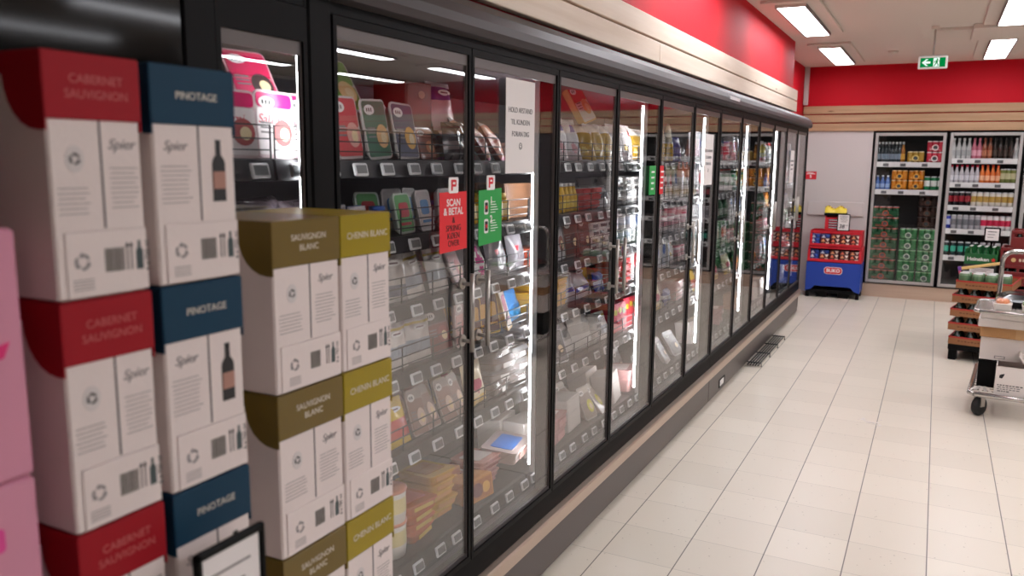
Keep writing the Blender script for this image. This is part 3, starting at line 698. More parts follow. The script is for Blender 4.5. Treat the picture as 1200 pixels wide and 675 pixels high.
K['jardark'] = jar('small dark spread jar', .032, .09, (52, 40, 46), (176, 168, 170), (150, 110, 130))
K['jargold'] = jar('small gold-lidded mustard jar', .028, .10, (206, 158, 40), (214, 178, 70), (236, 216, 150))
K['jarteal'] = jar('small teal-lidded dressing jar', .028, .11, (196, 176, 132), (28, 104, 108), (40, 120, 120))
K['bluecard'] = card_pack('blue-topped cold cut card', .09, .125, .02, (204, 196, 196), (222, 216, 216), (44, 124, 190))
K['greencard'] = card_pack('green-topped cold cut card', .10, .12, .02, (86, 168, 86), (208, 222, 208), (206, 50, 60))
K['whitebag'] = pouch('white printed cold cut pouch', .12, .14, .02, (226, 220, 216), [(.82, .9, (196, 170, 70)), (.25, .5, (168, 176, 190))], True, 6)
K['greybag'] = pouch('grey paper-look ham pouch', .115, .15, .022, (196, 188, 184), [(.72, .8, (226, 220, 214)), (.1, .35, (112, 116, 132))], True, 7)
K['meat'] = tray_pack('dark red smoked meat tray', .11, .15, .02, (66, 32, 36), (122, 50, 52), (150, 66, 66), .35, (150, 120, 120))
K['pinkmeat'] = tray_pack('pale pink ham tray', .10, .16, .018, (206, 190, 192), (214, 168, 166), (222, 150, 150), .3, (222, 200, 200))
K['oval'] = tray_pack('oval-window pate pack', .075, .15, .02, (170, 160, 156), (150, 118, 104), (226, 200, 186), .2, (190, 176, 168))
K['yellowpink'] = pouch('yellow and pink sausage pouch', .13, .15, .03, (226, 190, 60), [(.15, .55, (208, 90, 84))], True, 8)
K['clearstack'] = clear_box('clear box of cut meat', .16, .11, .045, (122, 84, 70))
K['trayorange'] = flat_pack('flat orange smoked fish pack', .15, .18, .028, (216, 120, 62), (206, 90, 66), (230, 190, 70))
K['trayyellow'] = flat_pack('flat yellow cheese pack', .14, .17, .03, (226, 176, 60), (206, 140, 40), (214, 150, 50))
K['whitetub'] = tub('cream tub with peach lid', .055, .115, (232, 224, 214), (226, 150, 120), (232, 214, 150))
K['bluepate'] = flat_pack('blue-labelled mince tray', .22, .15, .05, (196, 176, 170), (40, 118, 206), (150, 106, 98))
K['whitewedge'] = carton('plain white shelf carton', .17, .15, .11, (216, 208, 202), (222, 214, 208))
K['orangebox'] = carton('orange and brown snack carton', .16, .085, .10, (206, 138, 50), (186, 110, 40), [(-.1, .5, .2, .3, (120, 50, 60)), (.22, .5, .14, .24, (236, 180, 80))])
K['pinkstack'] = flat_pack('flat pink bacon pack', .15, .15, .02, (206, 150, 142), (226, 214, 210), (150, 70, 70))
K['bagflag'] = pouch('grey bag with small red flag', .14, .17, .05, (146, 140, 146), [(.85, 1.1, (190, 186, 190))], False, 9, .25, [(.35, .5, .09, (206, 40, 56))])
K['pinkstripe'] = pouch('white bag with magenta stripe', .16, .19, .07, (228, 220, 220), [(.0, .1, (206, 200, 200))], False, 10, .25, [(.62, .2, .1, (206, 40, 130)), (.62, .4, .11, (206, 40, 130)), (.6, .6, .1, (206, 40, 130)), (.58, .78, .09, (206, 40, 130))])
K['orangeflat'] = flat_pack('coral-red salmon pack', .20, .14, .035, (222, 108, 82), (232, 120, 92), (226, 98, 72))
K['kraft'] = carton('open brown cardboard shelf box', .19, .13, .14, (150, 106, 76), (140, 98, 70), name='shelf_box')
K['bluebag'] = pouch('bright blue cheese bag', .19, .17, .05, (38, 124, 190), [(.0, .3, (62, 146, 204)), (.86, 1.1, (100, 174, 216))], False, 11)
K['ninety'] = card_pack('cream card pack with magenta print', .105, .17, .02, (238, 224, 206), (206, 160, 50), (170, 30, 110))
K['brownyellow'] = card_pack('brown and yellow sausage card', .055, .15, .03, (92, 46, 40), (222, 176, 50), (206, 150, 40))
K['creambag'] = pouch('cream and yellow bread bag', .15, .16, .05, (236, 220, 186), [(.0, .2, (232, 196, 90))], False, 12, .3, [(.4, .45, .16, (206, 70, 110))])
K['pasta'] = pouch('golden fresh pasta bag', .12, .17, .05, (198, 156, 54), [(.0, .08, (236, 232, 226)), (.8, 1.1, (232, 226, 220))], False, 13, .2, [(.3, .3, .13, (230, 206, 120)), (.7, .45, .13, (226, 198, 106)), (.35, .6, .12, (190, 152, 60))])
K['whiteblue'] = pouch('white and blue cheese bag', .14, .19, .05, (218, 212, 214), [(.0, .25, (206, 190, 190)), (.9, 1.1, (236, 234, 236))], False, 14, .2, [(.55, .75, .14, (52, 66, 150)), (.45, .3, .16, (206, 150, 156))])
K['crisp'] = pouch('golden crisp bag', .16, .16, .07, (196, 146, 56), [(.8, 1.1, (214, 190, 140))], False, 15, .12)
K['redwhite'] = tray_pack('tilted red and white chicken tray', .135, .185, .035, (206, 44, 36), (226, 218, 214), (222, 170, 110), .45, (214, 178, 120))
K['jaryellow'] = bottle('slim yellow dressing bottle', .02, .12, (222, 178, 48), (230, 226, 222), (236, 206, 90), .5)
K['redpile'] = flat_pack('red and white salami pack', .11, .12, .03, (206, 70, 66), (236, 226, 224), (196, 40, 46))
K['silverpile'] = pouch('silver foil ham pouch', .15, .12, .05, (190, 188, 192), [(.4, .6, (84, 84, 90))], False, 16, .12)
K['meatoval'] = tray_pack('silver tray with oval meat window', .12, .17, .03, (170, 166, 168), (176, 172, 174), (150, 84, 70), .2, (196, 194, 196))
K['browntray'] = tray_pack('brown paper steak tray', .115, .17, .03, (116, 60, 46), (104, 52, 42), (84, 40, 36), .4, (150, 136, 130))
K['smallwhite'] = flat_pack('small white cheese tray', .09, .10, .032, (232, 228, 226), (120, 110, 112), (70, 66, 70))
K['silverbig'] = pouch('large silver mince bag', .19, .17, .07, (202, 202, 208), [(.3, .38, (52, 84, 170))], True, 17, .1)
K['yellowbehind'] = pouch('big yellow cheese bag', .2, .2, .05, (226, 200, 70), [(.1, .3, (206, 170, 50))], False, 18)
K['bluefoil'] = pouch('small blue foil pouch', .10, .10, .05, (42, 62, 150), [(.4, .6, (196, 206, 226))], False, 19, .12)
K['clearwhite'] = pouch('crumpled white see-through bag', .18, .17, .07, (222, 220, 216), [(.45, .7, (186, 182, 178))], False, 20, .15)
K['foiltray'] = tray_pack('silver and white foil tray', .13, .17, .025, (206, 206, 210), (120, 116, 118), (90, 84, 88), .15, (222, 222, 226))
K['lemonlabel'] = tray_pack('tray with round lemon label', .12, .16, .03, (206, 198, 186), (150, 134, 122), (214, 206, 40), .2, (196, 190, 184))
K['palebeef'] = flat_pack('pale pink mince tray', .17, .16, .06, (212, 158, 156), (226, 206, 204), (200, 130, 130))
K['whitered'] = pouch('white bag with red corner', .13, .19, .05, (228, 220, 218), [(.0, .2, (206, 196, 196))], False, 21, .2, [(.7, .75, .16, (206, 56, 60)), (.3, .35, .14, (222, 190, 120))])
K['strawberry'] = carton('red and yellow fruit carton', .17, .15, .12, (206, 44, 72), (222, 70, 80), [(-.25, .7, .12, .1, (206, 186, 50)), (.05, .75, .12, .1, (206, 186, 50)), (.3, .7, .1, .1, (110, 140, 50))])
K['bluecan'] = jar('blue-topped yoghurt jar', .036, .09, (226, 222, 222), (44, 70, 150), (196, 202, 220))
K['milk'] = carton('slim white milk carton', .07, .19, .07, (230, 228, 228), (206, 212, 224), [(0, .6, .3, .16, (60, 110, 190))], 'milk_carton')
K['redmilk'] = carton('slim red and white milk carton', .07, .19, .07, (230, 228, 228), (222, 210, 208), [(0, .55, .36, .2, (196, 40, 50))], 'milk_carton')
K['juice'] = bottle('small clear juice bottle', .03, .17, (206, 206, 200), (206, 60, 60), (226, 222, 220), .5)
K['orangejuice'] = bottle('small orange juice bottle', .03, .17, (226, 140, 50), (236, 232, 228), (240, 200, 120), .5)
K['greenjuice'] = bottle('small green smoothie bottle', .03, .17, (62, 122, 84), (240, 240, 240), (206, 220, 206), .5)
K['pinkyog'] = tub('pale pink yoghurt cup', .04, .10, (232, 214, 216), (220, 130, 150), (214, 150, 166))
K['bigyog'] = tub('large white yoghurt bucket', .07, .15, (226, 222, 224), (44, 120, 180), (206, 84, 96))
K['cone'] = Kind('cream_can', 'spray can', 'pointed yellow cream can', [('can', MB().lathe([(.03, 0), (.03, .1), (.028, .11)], [paint(222, 178, 60, .25), paint(226, 222, 220, .3)], (-.03, 0, 0), 16), None), ('cap', MB().lathe([(.026, .11), (.009, .21), (.004, .215)], paint(232, 226, 206, .3), (-.03, 0, 0), 16), None)])
K['purplebag'] = pouch('purple sweet bag', .17, .15, .05, (92, 84, 160), [(.3, .55, (150, 140, 200))], False, 22)
K['yellowbag'] = pouch('yellow and red crisp bag', .15, .19, .06, (226, 206, 70), [(.0, .2, (222, 60, 50)), (.85, 1.1, (226, 226, 222))], True, 23)
K['orangecrate'] = carton('orange carton of bottles', .2, .08, .16, (206, 130, 56), (196, 110, 40), [(0, .5, .3, .3, (236, 180, 90))])
K['herbs'] = pouch('brown fan of salted fish', .15, .12, .04, (176, 146, 110), [(.2, .4, (206, 180, 150))], False, 24)
K['orangenet'] = pouch('bright orange carrot bag', .13, .12, .06, (232, 120, 50), [(.8, 1.1, (236, 196, 150))], False, 25)
ORD = ['first', 'second', 'third', 'fourth', 'fifth', 'sixth', 'seventh', 'eighth', 'ninth', 'tenth', 'eleventh', 'twelfth', '13th', '14th', '15th', '16th', '17th', '18th', '19th', '20th', '21st', '22nd']
GROUP = 'chilled groceries on the shelves behind glass doors'
WID = lambda k: max(abs(v.co.y) for v in K[k].parts[0][1].vertices)*2
HGT = lambda k: max(v.co.z for v in K[k].parts[0][1].vertices)
def fill(k, s, specs, y0=None, y1=None):
    """set a run of groceries along shelf s behind door k. spec: (kind, count, options)"""
    nm = 'behind %s glass door' % ORD[k] if k >= 0 else 'behind glass left of black post'
    ya = max(YK[k]*1.11, 5.30 if k == 5 else 0)+.005 if y0 is None else y0; yb = min(YK[k+1]*1.11, 9.08, 5.24 if k == 4 else 99)-.005 if y1 is None else y1
    tot = sum((WID(n)*o.get('w', 1.03))*c for n, c, o in specs); extra = max(0, (yb-ya-tot))/max(1, sum(c for _, c, _ in specs))
    fit = min(1, (yb-ya)/tot); y = ya; idx = 0; zs = SHZ[s]+.0265
    for n, c, o in specs:
        kd = K[n]; wd = WID(n)*o.get('w', 1.03)*fit+extra
        for i in range(c):
            for row in range(o.get('rows', 2 if k < 4 and o.get('stack', 1) == 1 and 'dz' not in o else 1)):
                for lv in range(o.get('stack', 1)):
                    where = '%s on %s shelf %s' % (ORD[idx], SHN[s], nm)
                    pre = ('back-row ' if row == 1 else 'rearmost ' if row == 2 else '')
                    if o.get('stack', 1) > 1: pre = ('%s stacked ' % ('lowest', 'second', 'third', 'fourth', 'fifth')[lv])+pre
                    inst(kd, (-1.372+o.get('dx', 0)-row*o.get('dr', .13)+rnd.uniform(-.008, .004)-lv*o.get('ldx', 0), y+wd/2, zs+o.get('dz', 0)+lv*(HGT(n)+.0015)+.001),
                         '%s%s, %s' % (pre, kd.desc, where), GROUP, o.get('tilt', 4)+rnd.uniform(-3, 5)*(o.get('stack', 1) == 1), o.get('yaw', 0)+rnd.uniform(-10, 10), roll=rnd.uniform(-3, 3)*(o.get('stack', 1) == 1 and kd.name in ('tray_pack', 'pouch', 'card_pack')))
            y += wd; idx += 1
D = dict
up2 = D(rows=2, tilt=8)
# behind the glass left of the post
fill(-1, 0, [('pinksal', 2, D(rows=2, tilt=12, yaw=-12)), ('pinksal', 2, D(tilt=6, rows=2))], 1.17, 1.64)
fill(-1, 0, [('magenta', 2, D(tilt=32, dx=-.10, dz=.115))], 1.17, 1.40) if False else None
fill(-1, 1, [('meat', 2, D(rows=2, tilt=30)), ('darkbag', 2, D(tilt=12))], 1.14, 1.64)
fill(-1, 2, [('silverpile', 1, up2), ('greybag', 2, up2)], 1.10, 1.64)
# first door
fill(0, 0, [('redY', 1, up2), ('greenY', 1, up2), ('navyY', 1, up2), ('copper', 1, D(tilt=14, dx=-.02)), ('darkbag', 1, up2)])
fill(0, 1, [('jardark', 2, D(rows=3, dr=.07)), ('jarblue', 1, D(rows=3, dr=.07)), ('greencard', 1, D(tilt=10)), ('bluecard', 1, up2), ('bluecard', 1, up2), ('jarblue', 1, D(rows=2, dr=.07))])
fill(0, 2, [('greybag', 1, up2), ('whitebag', 1, D(rows=2, tilt=10)), ('whitebag', 1, D(rows=2, tilt=14)), ('pinkmeat', 1, D(tilt=22, yaw=14))], 1.87)
fill(0, 3, [('whitebag', 2, D(rows=2, tilt=10)), ('meat', 1, D(rows=2, tilt=12)), ('pinkmeat', 1, D(rows=2, tilt=4))], 1.88)
fill(0, 4, [('yellowpink', 1, D(tilt=18)), ('oval', 4, D(rows=2, tilt=22))], 1.89)
fill(0, 5, [('whitetub', 1, D(rows=2, stack=2, dr=.12)), ('trayorange', 1, D(stack=4, dx=-.03)), ('trayyellow', 1, D(stack=5, dx=-.05))], 1.90)
# second door
fill(1, 0, [('sausage', 3, D(rows=2, tilt=30, yaw=24, w=.62)), ('smallwhite', 3, D(stack=2, rows=2))])
fill(1, 1, [('jargold', 5, D(rows=2, dr=.06)), ('kraft', 1, D(dx=-.02)), ('jarteal', 3, D(rows=2, dr=.06))])
fill(1, 2, [('pinkstripe', 1, D(tilt=24, yaw=-12)), ('bagflag', 2, up2), ('orangeflat', 1, D(stack=2))])
fill(1, 3, [('brownyellow', 3, D(tilt=10, yaw=-24)), ('ninety', 1, D(tilt=16, yaw=16, dx=.01)), ('bluebag', 1, D(tilt=14, dx=-.03)), ('trayyellow', 1, D(stack=4, dx=-.02))])
fill(1, 4, [('creambag', 1, D(tilt=14)), ('clearstack', 1, D(stack=4)), ('clearstack', 1, D(stack=3, dx=-.02)), ('trayyellow', 1, D(stack=3, dx=-.03))])
fill(1, 5, [('orangebox', 1, D(dx=.0)), ('pinkstack', 1, D(stack=5, dx=-.04)), ('bluepate', 1, D(tilt=-8, dz=.055, dx=.0)), ('whitewedge', 1, D(dx=-.03))])
# third door
fill(2, 0, [('whiteblue', 2, D(rows=2, tilt=14, yaw=-10)), ('pasta', 2, D(rows=2, tilt=16, yaw=-14)), ('pasta', 1, D(tilt=8))])
fill(2, 1, [('jaryellow', 5, D(rows=2, dr=.06)), ('redpile', 2, D(stack=3)), ('silverpile', 1, D(tilt=28))])
fill(2, 2, [('meatoval', 1, up2), ('browntray', 2, up2), ('smallwhite', 3, D(stack=4))])
fill(2, 3, [('trayyellow', 1, D(stack=4)), ('silverbig', 1, D(tilt=22)), ('silverbig', 1, D(tilt=30)), ('bluefoil', 1, D(tilt=12)), ('yellowbehind', 1, D(tilt=8, dx=-.12, w=.4))])
fill(2, 4, [('foiltray', 1, D(tilt=26, yaw=-14)), ('clearwhite', 2, D(tilt=20)), ('smallwhite', 1, D(stack=4)), ('whitebag', 1, D(tilt=20))])
fill(2, 5, [('palebeef', 1, D(stack=2)), ('whitewedge', 1, D(dx=-.02)), ('lemonlabel', 1, D(tilt=26)), ('lemonlabel', 1, D(tilt=40, yaw=12))])
# fourth door
fill(3, 0, [('whitered', 2, D(rows=2, tilt=12)), ('pasta', 2, D(rows=2, tilt=10)), ('whiteblue', 1, D(rows=2, tilt=8))])
fill(3, 1, [('smallwhite', 4, D(stack=4, rows=2)), ('silverpile', 1, D(tilt=20))])
fill(3, 2, [('bluecan', 3, D(rows=2, stack=2, dr=.08)), ('milk', 2, D(rows=2)), ('redmilk', 2, D(rows=2))])
fill(3, 3, [('redpile', 2, D(stack=4)), ('redmilk', 2, D(rows=2)), ('clearwhite', 1, D(tilt=15))])
fill(3, 4, [('strawberry', 2, D(rows=1)), ('smallwhite', 2, D(stack=3))])
fill(3, 5, [('whitewedge', 1, D(tilt=12)), ('palebeef', 1, D(stack=2)), ('foiltray', 1, D(tilt=20))])
# loose things lying on the top row
TOPG = 'loose packs lying on the top-shelf rows'
Z0 = SHZ[0]+.03
for key, dy, dx, z, tilt, yaw, lab in (
    ('limeY', 1.775, -.03, 1.727, 32, -6, 'lime-green-labelled tray leaning on top of red-labelled trays'),
    ('brownbox', 2.19, -.09, 1.69, 0, 0, 'brown paper snack box above copper tray on the top shelf'),
    ('violet', 2.345, -.07, 1.70, 12, 0, 'violet and pink snack bag beside brown box on the top shelf'),
    ('redwhite', 3.46, -.02, 1.775, 26, -8, 'red and white chicken tray tilted on top of pasta bags'),
    ('crisp', 3.22, -.08, 1.745, 20, 0, 'golden crisp bag on top of white and blue bags'),
    ('magenta', 1.455, -.03, 1.722, 30, -8, 'magenta sliced ham tray leaning above pink-headed sausage trays'),
    ('meat', 1.37, -.05, 1.712, 40, -14, 'dark red meat tray behind magenta ham tray on top row'),
    ('pinkmeat', 1.43, -.10, 1.79, 70, 0, 'pale pink ham tray lying flat highest on top row')):
    inst(K[key], (-1.372+dx, dy, z), lab, TOPG, tilt, yaw, 1, 14 if key == 'redwhite' else 0)
# fifth to twelfth doors
far = {
 4: [[('cone', 3, D()), ('purplebag', 1, D(tilt=10)), ('silverpile', 1, D(tilt=25))], [('redmilk', 3, D()), ('milk', 2, D()), ('juice', 2, D())], [('pinkyog', 5, D(stack=2))], [('milk', 3, D()), ('whitered', 1, D(tilt=20)), ('pinkyog', 2, D())], [('creambag', 1, D(tilt=12)), ('bluefoil', 1, D()), ('palebeef', 1, D(stack=2))], [('whitered', 1, D(tilt=25)), ('foiltray', 2, D(tilt=30))]],
 5: [[('milk', 3, D()), ('whiteblue', 2, D(tilt=8))], [('redmilk', 4, D()), ('orangejuice', 2, D())], [('milk', 3, D()), ('jardark', 3, D())], [('juice', 5, D())], [('yellowpink', 1, D(tilt=14)), ('lemonlabel', 2, D(tilt=20))], [('whitewedge', 1, D(tilt=10)), ('creambag', 1, D(tilt=30))]],
 6: [[('bigyog', 2, D(stack=1)), ('milk', 2, D())], [('juice', 5, D()), ('greenjuice', 2, D())], [('greenjuice', 3, D()), ('milk', 2, D())], [('redmilk', 3, D()), ('pinkyog', 2, D())], [('creambag', 2, D(tilt=14))], [('palebeef', 1, D(stack=2))]],
 7: [[('redmilk', 2, D()), ('juice', 3, D())], [('greenjuice', 3, D()), ('orangejuice', 3, D())], [('milk', 4, D())], [('herbs', 2, D(tilt=16)), ('juice', 2, D())], [('orangenet', 2, D(tilt=14))], [('kraft', 1, D())]],
 8: [[('yellowbag', 2, D(tilt=8)), ('juice', 2, D())], [('orangecrate', 2, D(stack=2))], [('greenjuice', 4, D()), ('orangejuice', 2, D())], [('herbs', 1, D(tilt=16)), ('pinkyog', 3, D())], [('orangenet', 1, D(tilt=14)), ('milk', 2, D())], [('whitewedge', 2, D())]],
 9: [[('juice', 5, D())], [('orangecrate', 1, D(stack=2)), ('greenjuice', 3, D())], [('bluecan', 4, D())], [('milk', 4, D())], [('redpile', 2, D(stack=3))], [('palebeef', 2, D())]],
 10: [[('milk', 5, D())], [('redmilk', 4, D())], [('bluecan', 4, D())], [('greenjuice', 5, D())], [('pinkyog', 4, D())], [('whitewedge', 1, D())]]}
for k in far:
    for s in range(6): fill(k, s, far[k][s])

# ------------------------------------------------------------------ beverage coolers in the back wall
def cooler(x0, x1, shelves, label):
    c = thing('beverage_cooler', label, 'beverage cooler', ((x0+x1)/2, BACK, 0), 0, 'glass-door beverage coolers')
    zb, zt = .165, 1.965
    b = MB().box((x0, BACK+.01, zb-.005), (x0+.012, 11.46, zt), M_COOLER).box((x1-.012, BACK+.01, zb-.005), (x1, 11.46, zt), M_COOLER)
    b.box((x0+.012, 11.44, zb), (x1-.012, 11.46, zt), M_COOLER).box((x0+.012, BACK+.01, zt-.015), (x1-.012, 11.44, zt), M_COOLER).box((x0+.012, BACK+.01, zb-.005), (x1-.012, 11.44, .195), M_COOLER)
    obj('cabinet', b, c)
    gk = MB(); w = .012
    gk.box((x0, BACK-.008, zb), (x0+w, BACK+.03, zt), M_BLACK).box((x1-w, BACK-.008, zb), (x1, BACK+.03, zt), M_BLACK).box((x0+w, BACK-.008, zt-w), (x1-w, BACK+.03, zt), M_BLACK).box((x0+w, BACK-.008, zb), (x1-w, BACK+.03, zb+w), M_BLACK)
    obj('gasket', gk, c)
    d = MB(); a, e, f, g, q = x0+w+.001, x1-w-.001, zb+w+.001, zt-w-.001, .034
    d.box((a, BACK-.03, f), (a+q, BACK+.005, g), M_ALU, .004).box((e-q, BACK-.03, f), (e, BACK+.005, g), M_ALU, .004).box((a+q, BACK-.03, g-q), (e-q, BACK+.005, g), M_ALU, .003).box((a+q, BACK-.03, f), (e-q, BACK+.005, f+q), M_ALU, .003)
    dr = obj('door', d, c)
    obj('pane', MB().box((a+q-.002, BACK-.014, f+q-.002), (e-q+.002, BACK-.010, g-q+.002), M_CGLASS), dr)
    for s, xx in ((1, x0+.016), (-1, x1-.030)):
        obj('lamp_strip', MB().box((xx, BACK+.05, .25), (xx+.014, BACK+.064, 1.93), M_CLED), c)
    obj('lamp_strip', MB().box((x0+.06, BACK+.045, zt-.03), (x1-.06, BACK+.065, zt-.017), M_CLED), c)
    for z in shelves:
        sh = obj('shelf', MB().box((x0+.02, 10.85, z-.02), (x1-.02, 11.42, z), M_SHELF), c)
        st = obj('label_strip', MB().box((x0+.02, 10.838, z-.055), (x1-.02, 10.849, z+.006), M_SHELFW, .002), sh)
        for xx in (.18, .42, .72): obj('price_label', MB().box((x0+(x1-x0)*xx-.03, 10.834, z-.046), (x0+(x1-x0)*xx+.03, 10.8385, z-.012), paint(104, 104, 106)), st)
    return c
cooler(-.70, .07, [1.61, 1.285], 'left beverage cooler with stacked green can packs below')
cooler(.082, .822, [1.658, 1.384, 1.117, .847, .534], 'right beverage cooler with five shelves of bottles and cans')
cooler(.834, 1.574, [1.658, 1.384, 1.117, .847, .534], 'beverage cooler at the right edge beyond the dark red crates')
BG = 'drinks in the beverage coolers'
def drink(kd, x, z, label, y=10.868, group=BG):
    o = inst(kd, (x, y, z+.001), label, group); o.rotation_euler = (0, 0, -PI/2); return o
def run(kinds, x0, x1, z, cname, sname, r=.033):
    n = sum(c for _, c in kinds); i = 0
    for kd, c in kinds:
        for _ in range(c):
            drink(kd, x0+(x1-x0)*(i+.5)/n, z, '%s, %s on the %s shelf of the %s cooler' % (kd.desc, ORD[i], sname, cname)); i += 1
B = lambda d, body, cap, band, h=.235, r=.026: bottle(d, r, h, body, cap, band, .42)
b_white, b_pink, b_rust, b_dark = B('silver-white bottle', (206, 206, 206), (222, 222, 222), (176, 176, 178)), B('pink bottle', (206, 120, 140), (222, 130, 150), (236, 170, 186)), B('rust-brown bottle', (150, 84, 62), (140, 80, 60), (190, 120, 90)), B('dark brown bottle', (52, 40, 36), (40, 34, 34), (70, 52, 44))
b_red, b_or = B('clear bottle with red cap', (196, 192, 198), (206, 40, 70), (222, 220, 226), .205), B('orange bottle with orange cap', (226, 120, 60), (236, 84, 40), (240, 180, 140), .205)
c_green, c_black, c_gold, c_silver, c_red, c_blue, c_turq = can('olive green can', .031, .165, (122, 128, 70), (196, 190, 150)), can('black and white can', .031, .165, (36, 28, 32), (150, 30, 44)), can('gold and white can', .031, .165, (222, 216, 206), (186, 150, 70)), can('silver grey can', .031, .165, (178, 176, 182), (120, 118, 126)), can('white can with red spot', .031, .165, (226, 222, 222), (206, 40, 80)), can('royal blue can', .031, .165, (52, 60, 160), (196, 200, 226)), can('turquoise and black can', .031, .165, (34, 54, 56), (60, 176, 150))
run([(b_white, 4), (b_pink, 2), (b_rust, 2), (b_dark, 4), (b_white, 1)], .115, .79, 1.658, 'right', 'top')
run([(b_red, 6), (b_or, 4), (c_green, 3)], .115, .79, 1.384, 'right', 'second')
run([(c_black, 4), (c_gold, 7)], .115, .79, 1.117, 'right', 'third')
run([(c_blue, 1), (c_silver, 5), (c_red, 5)], .115, .79, .847, 'right', 'fourth')
run([(c_turq, 5), (c_silver, 4)], .115, .79, .534, 'right', 'fifth')
b_neck, b_amber, b_water = B('dark bottle with silver neck', (40, 46, 50), (210, 212, 214), (120, 134, 150), .24), B('amber bottle with silver neck', (150, 100, 40), (210, 212, 214), (214, 160, 60), .24), B('blue water bottle', (84, 120, 190), (206, 214, 226), (150, 180, 226), .17)
run([(b_neck, 7), (b_amber, 1)], -.67, -.37, 1.61, 'left', 'top')
run([(b_water, 3)], -.67, -.5, 1.285, 'left', 'second')
def can_pack(desc, w, h, d, body, ring_c, fleck, lobes=3, name='can_pack'):
    r = w/lobes/2; b = MB()
    for row in range(max(1, int(d/(2*r)))):
        for i in range(lobes): b.lathe([(r*.85, 0), (r, h*.08), (r, h*.9), (r*.85, h*.98), (r*.8, h)], [paint(*body, .2), paint(*body, .2), paint(*fleck, .3), paint(190, 190, 194, .3)], (-w/2+r+2*r*i, r+2*r*row, 0), 12)
    sl = MB().box((-w/2+.002, -.002, h*.10), (w/2-.002, r*1.2, h*.62), paint(*body, .2), .012)
    g = MB(); ring(g, (0, -.003, h*.38), h*.2, h*.28, paint(*ring_c, .4), .001, ROT_NY, 18); disc(g, (0, -.003, h*.38), h*.17, h*.17, paint(66, 78, 80), .001, ROT_NY)
    for i in range(3): g.box((-w*.36, -.0045, h*(.16+.07*i)), (w*.3-.03*i, -.0025, h*(.18+.07*i)), paint(*fleck, .4))
    return Kind(name, 'can pack', desc, [('cans', b, None), ('wrapper', sl, None), ('emblem', g, 1)])
def put(kd, x, y, z, label, group, rz=0):
    o = inst(kd, (x, y, z+.001), label, group); o.rotation_euler = (0, 0, rz); return o
p_or = can_pack('orange can pack', .17, .115, .12, (206, 130, 40), (236, 180, 70), (236, 190, 110)); p_gold = can_pack('gold can pack', .18, .13, .12, (176, 140, 60), (222, 200, 120), (226, 206, 150)); p_rw = can_pack('red and white can pack', .17, .125, .12, (206, 60, 80), (240, 230, 230), (240, 226, 226))
p_gr = can_pack('green can pack with round crest', .19, .125, .19, (38, 112, 62), (206, 214, 206), (130, 190, 130)); p_gs = can_pack('green can pack with red swoosh', .29, .125, .15, (24, 76, 46), (196, 80, 60), (196, 80, 66), 4); p_dk = can_pack('brown dark can pack', .2, .125, .14, (66, 44, 38), (120, 70, 50), (96, 60, 48))
p_wg = can('green and white can', .033, .165, (36, 124, 76), (226, 230, 226))
PG = 'can packs in the left beverage cooler'
put(p_gold, -.25, 10.87, 1.61, 'gold can pack beside bottles on the left cooler top shelf', PG)
for i, w in enumerate(('lower', 'upper')):
    put(p_rw, -.05, 10.87, 1.61+.127*i, '%s red and white can pack on the left cooler top shelf' % w, PG)
    put(p_or, -.405, 10.87, 1.285+.117*i, '%s orange can pack, left pair on second cooler shelf' % w, PG)
    put(p_or, -.225, 10.90, 1.285+.117*i, '%s orange can pack, right pair on second cooler shelf' % w, PG)
for i in range(3): drink(p_wg, -.105+.07*i, 1.285, 'green and white can, %s beside orange packs in left cooler' % ORD[i])
LV = ('lowest', 'second from bottom', 'third from bottom', 'fourth from bottom', 'fifth from bottom', 'sixth from bottom', 'topmost')
for i in range(7): put(p_gs, -.52, 10.80, .196+.127*i, 'green can pack with red swoosh, %s of its stack' % LV[i], PG)
for i in range(5):
    put(p_gr, -.255, 10.80, .196+.127*i, 'green can pack with crest, %s of the middle stack' % LV[i], PG)
    put(p_gr, -.052, 10.80, .196+.127*i, 'green can pack with crest, %s of the right stack' % LV[i], PG)
for i in range(8): put(p_dk, -.08, 11.06, .196+.127*i, 'dark brown can pack, %s layer behind right green stack' % ORD[i], PG)

# ------------------------------------------------------------------ cheese display on the floor
BLU, RED = mat('display_blue', (24, 62, 158), .45), mat('display_red', (206, 26, 44), .45)
DX, DY = -1.015, 10.31
t = thing('cheese_display', 'blue and red cardboard cheese display standing against the back wall', 'display', (DX, DY, 0))
pl = MB().box((-.30, .01, .055), (.30, .37, .095), M_BLACK, .004)
for x in (-.28, .28): pl.box((x-.02, .01, 0), (x+.02, .05, .055), M_BLACK).box((x-.02, .33, 0), (x+.02, .37, .055), M_BLACK)
for x in (-.12, .12): pl.box((x-.06, .04, 0), (x+.06, .10, .055), M_BLACK)
obj('pallet', pl, t, None, True)
b = MB(); b.prism([(-.305, .075), (-.24, .095), (-.20, .14), (.20, .14), (.24, .095), (.305, .075), (.305, .425), (-.305, .425)], 1, 0, .012, BLU)
b.box((-.305, .012, .075), (-.293, .37, .425), BLU).box((.293, .012, .075), (.305, .37, .425), BLU).box((-.293, .012, .415), (.293, .37, .425), BLU); bs = obj('base_box', b, t, None, True)
b = MB(); flat(b, rrect(.205, .086, .034, 6), paint(232, 226, 226), .002, (.0, -.0005, .33), ROT_NY); flat(b, rrect(.192, .074, .03, 6), RED, .002, (0, -.0022, .33), ROT_NY)
baked_text(b, 'BUKO', .056, W_, (0, -.0046, .33), ROT_NY, bold=.03); obj('brand_oval', b, bs, None, True)
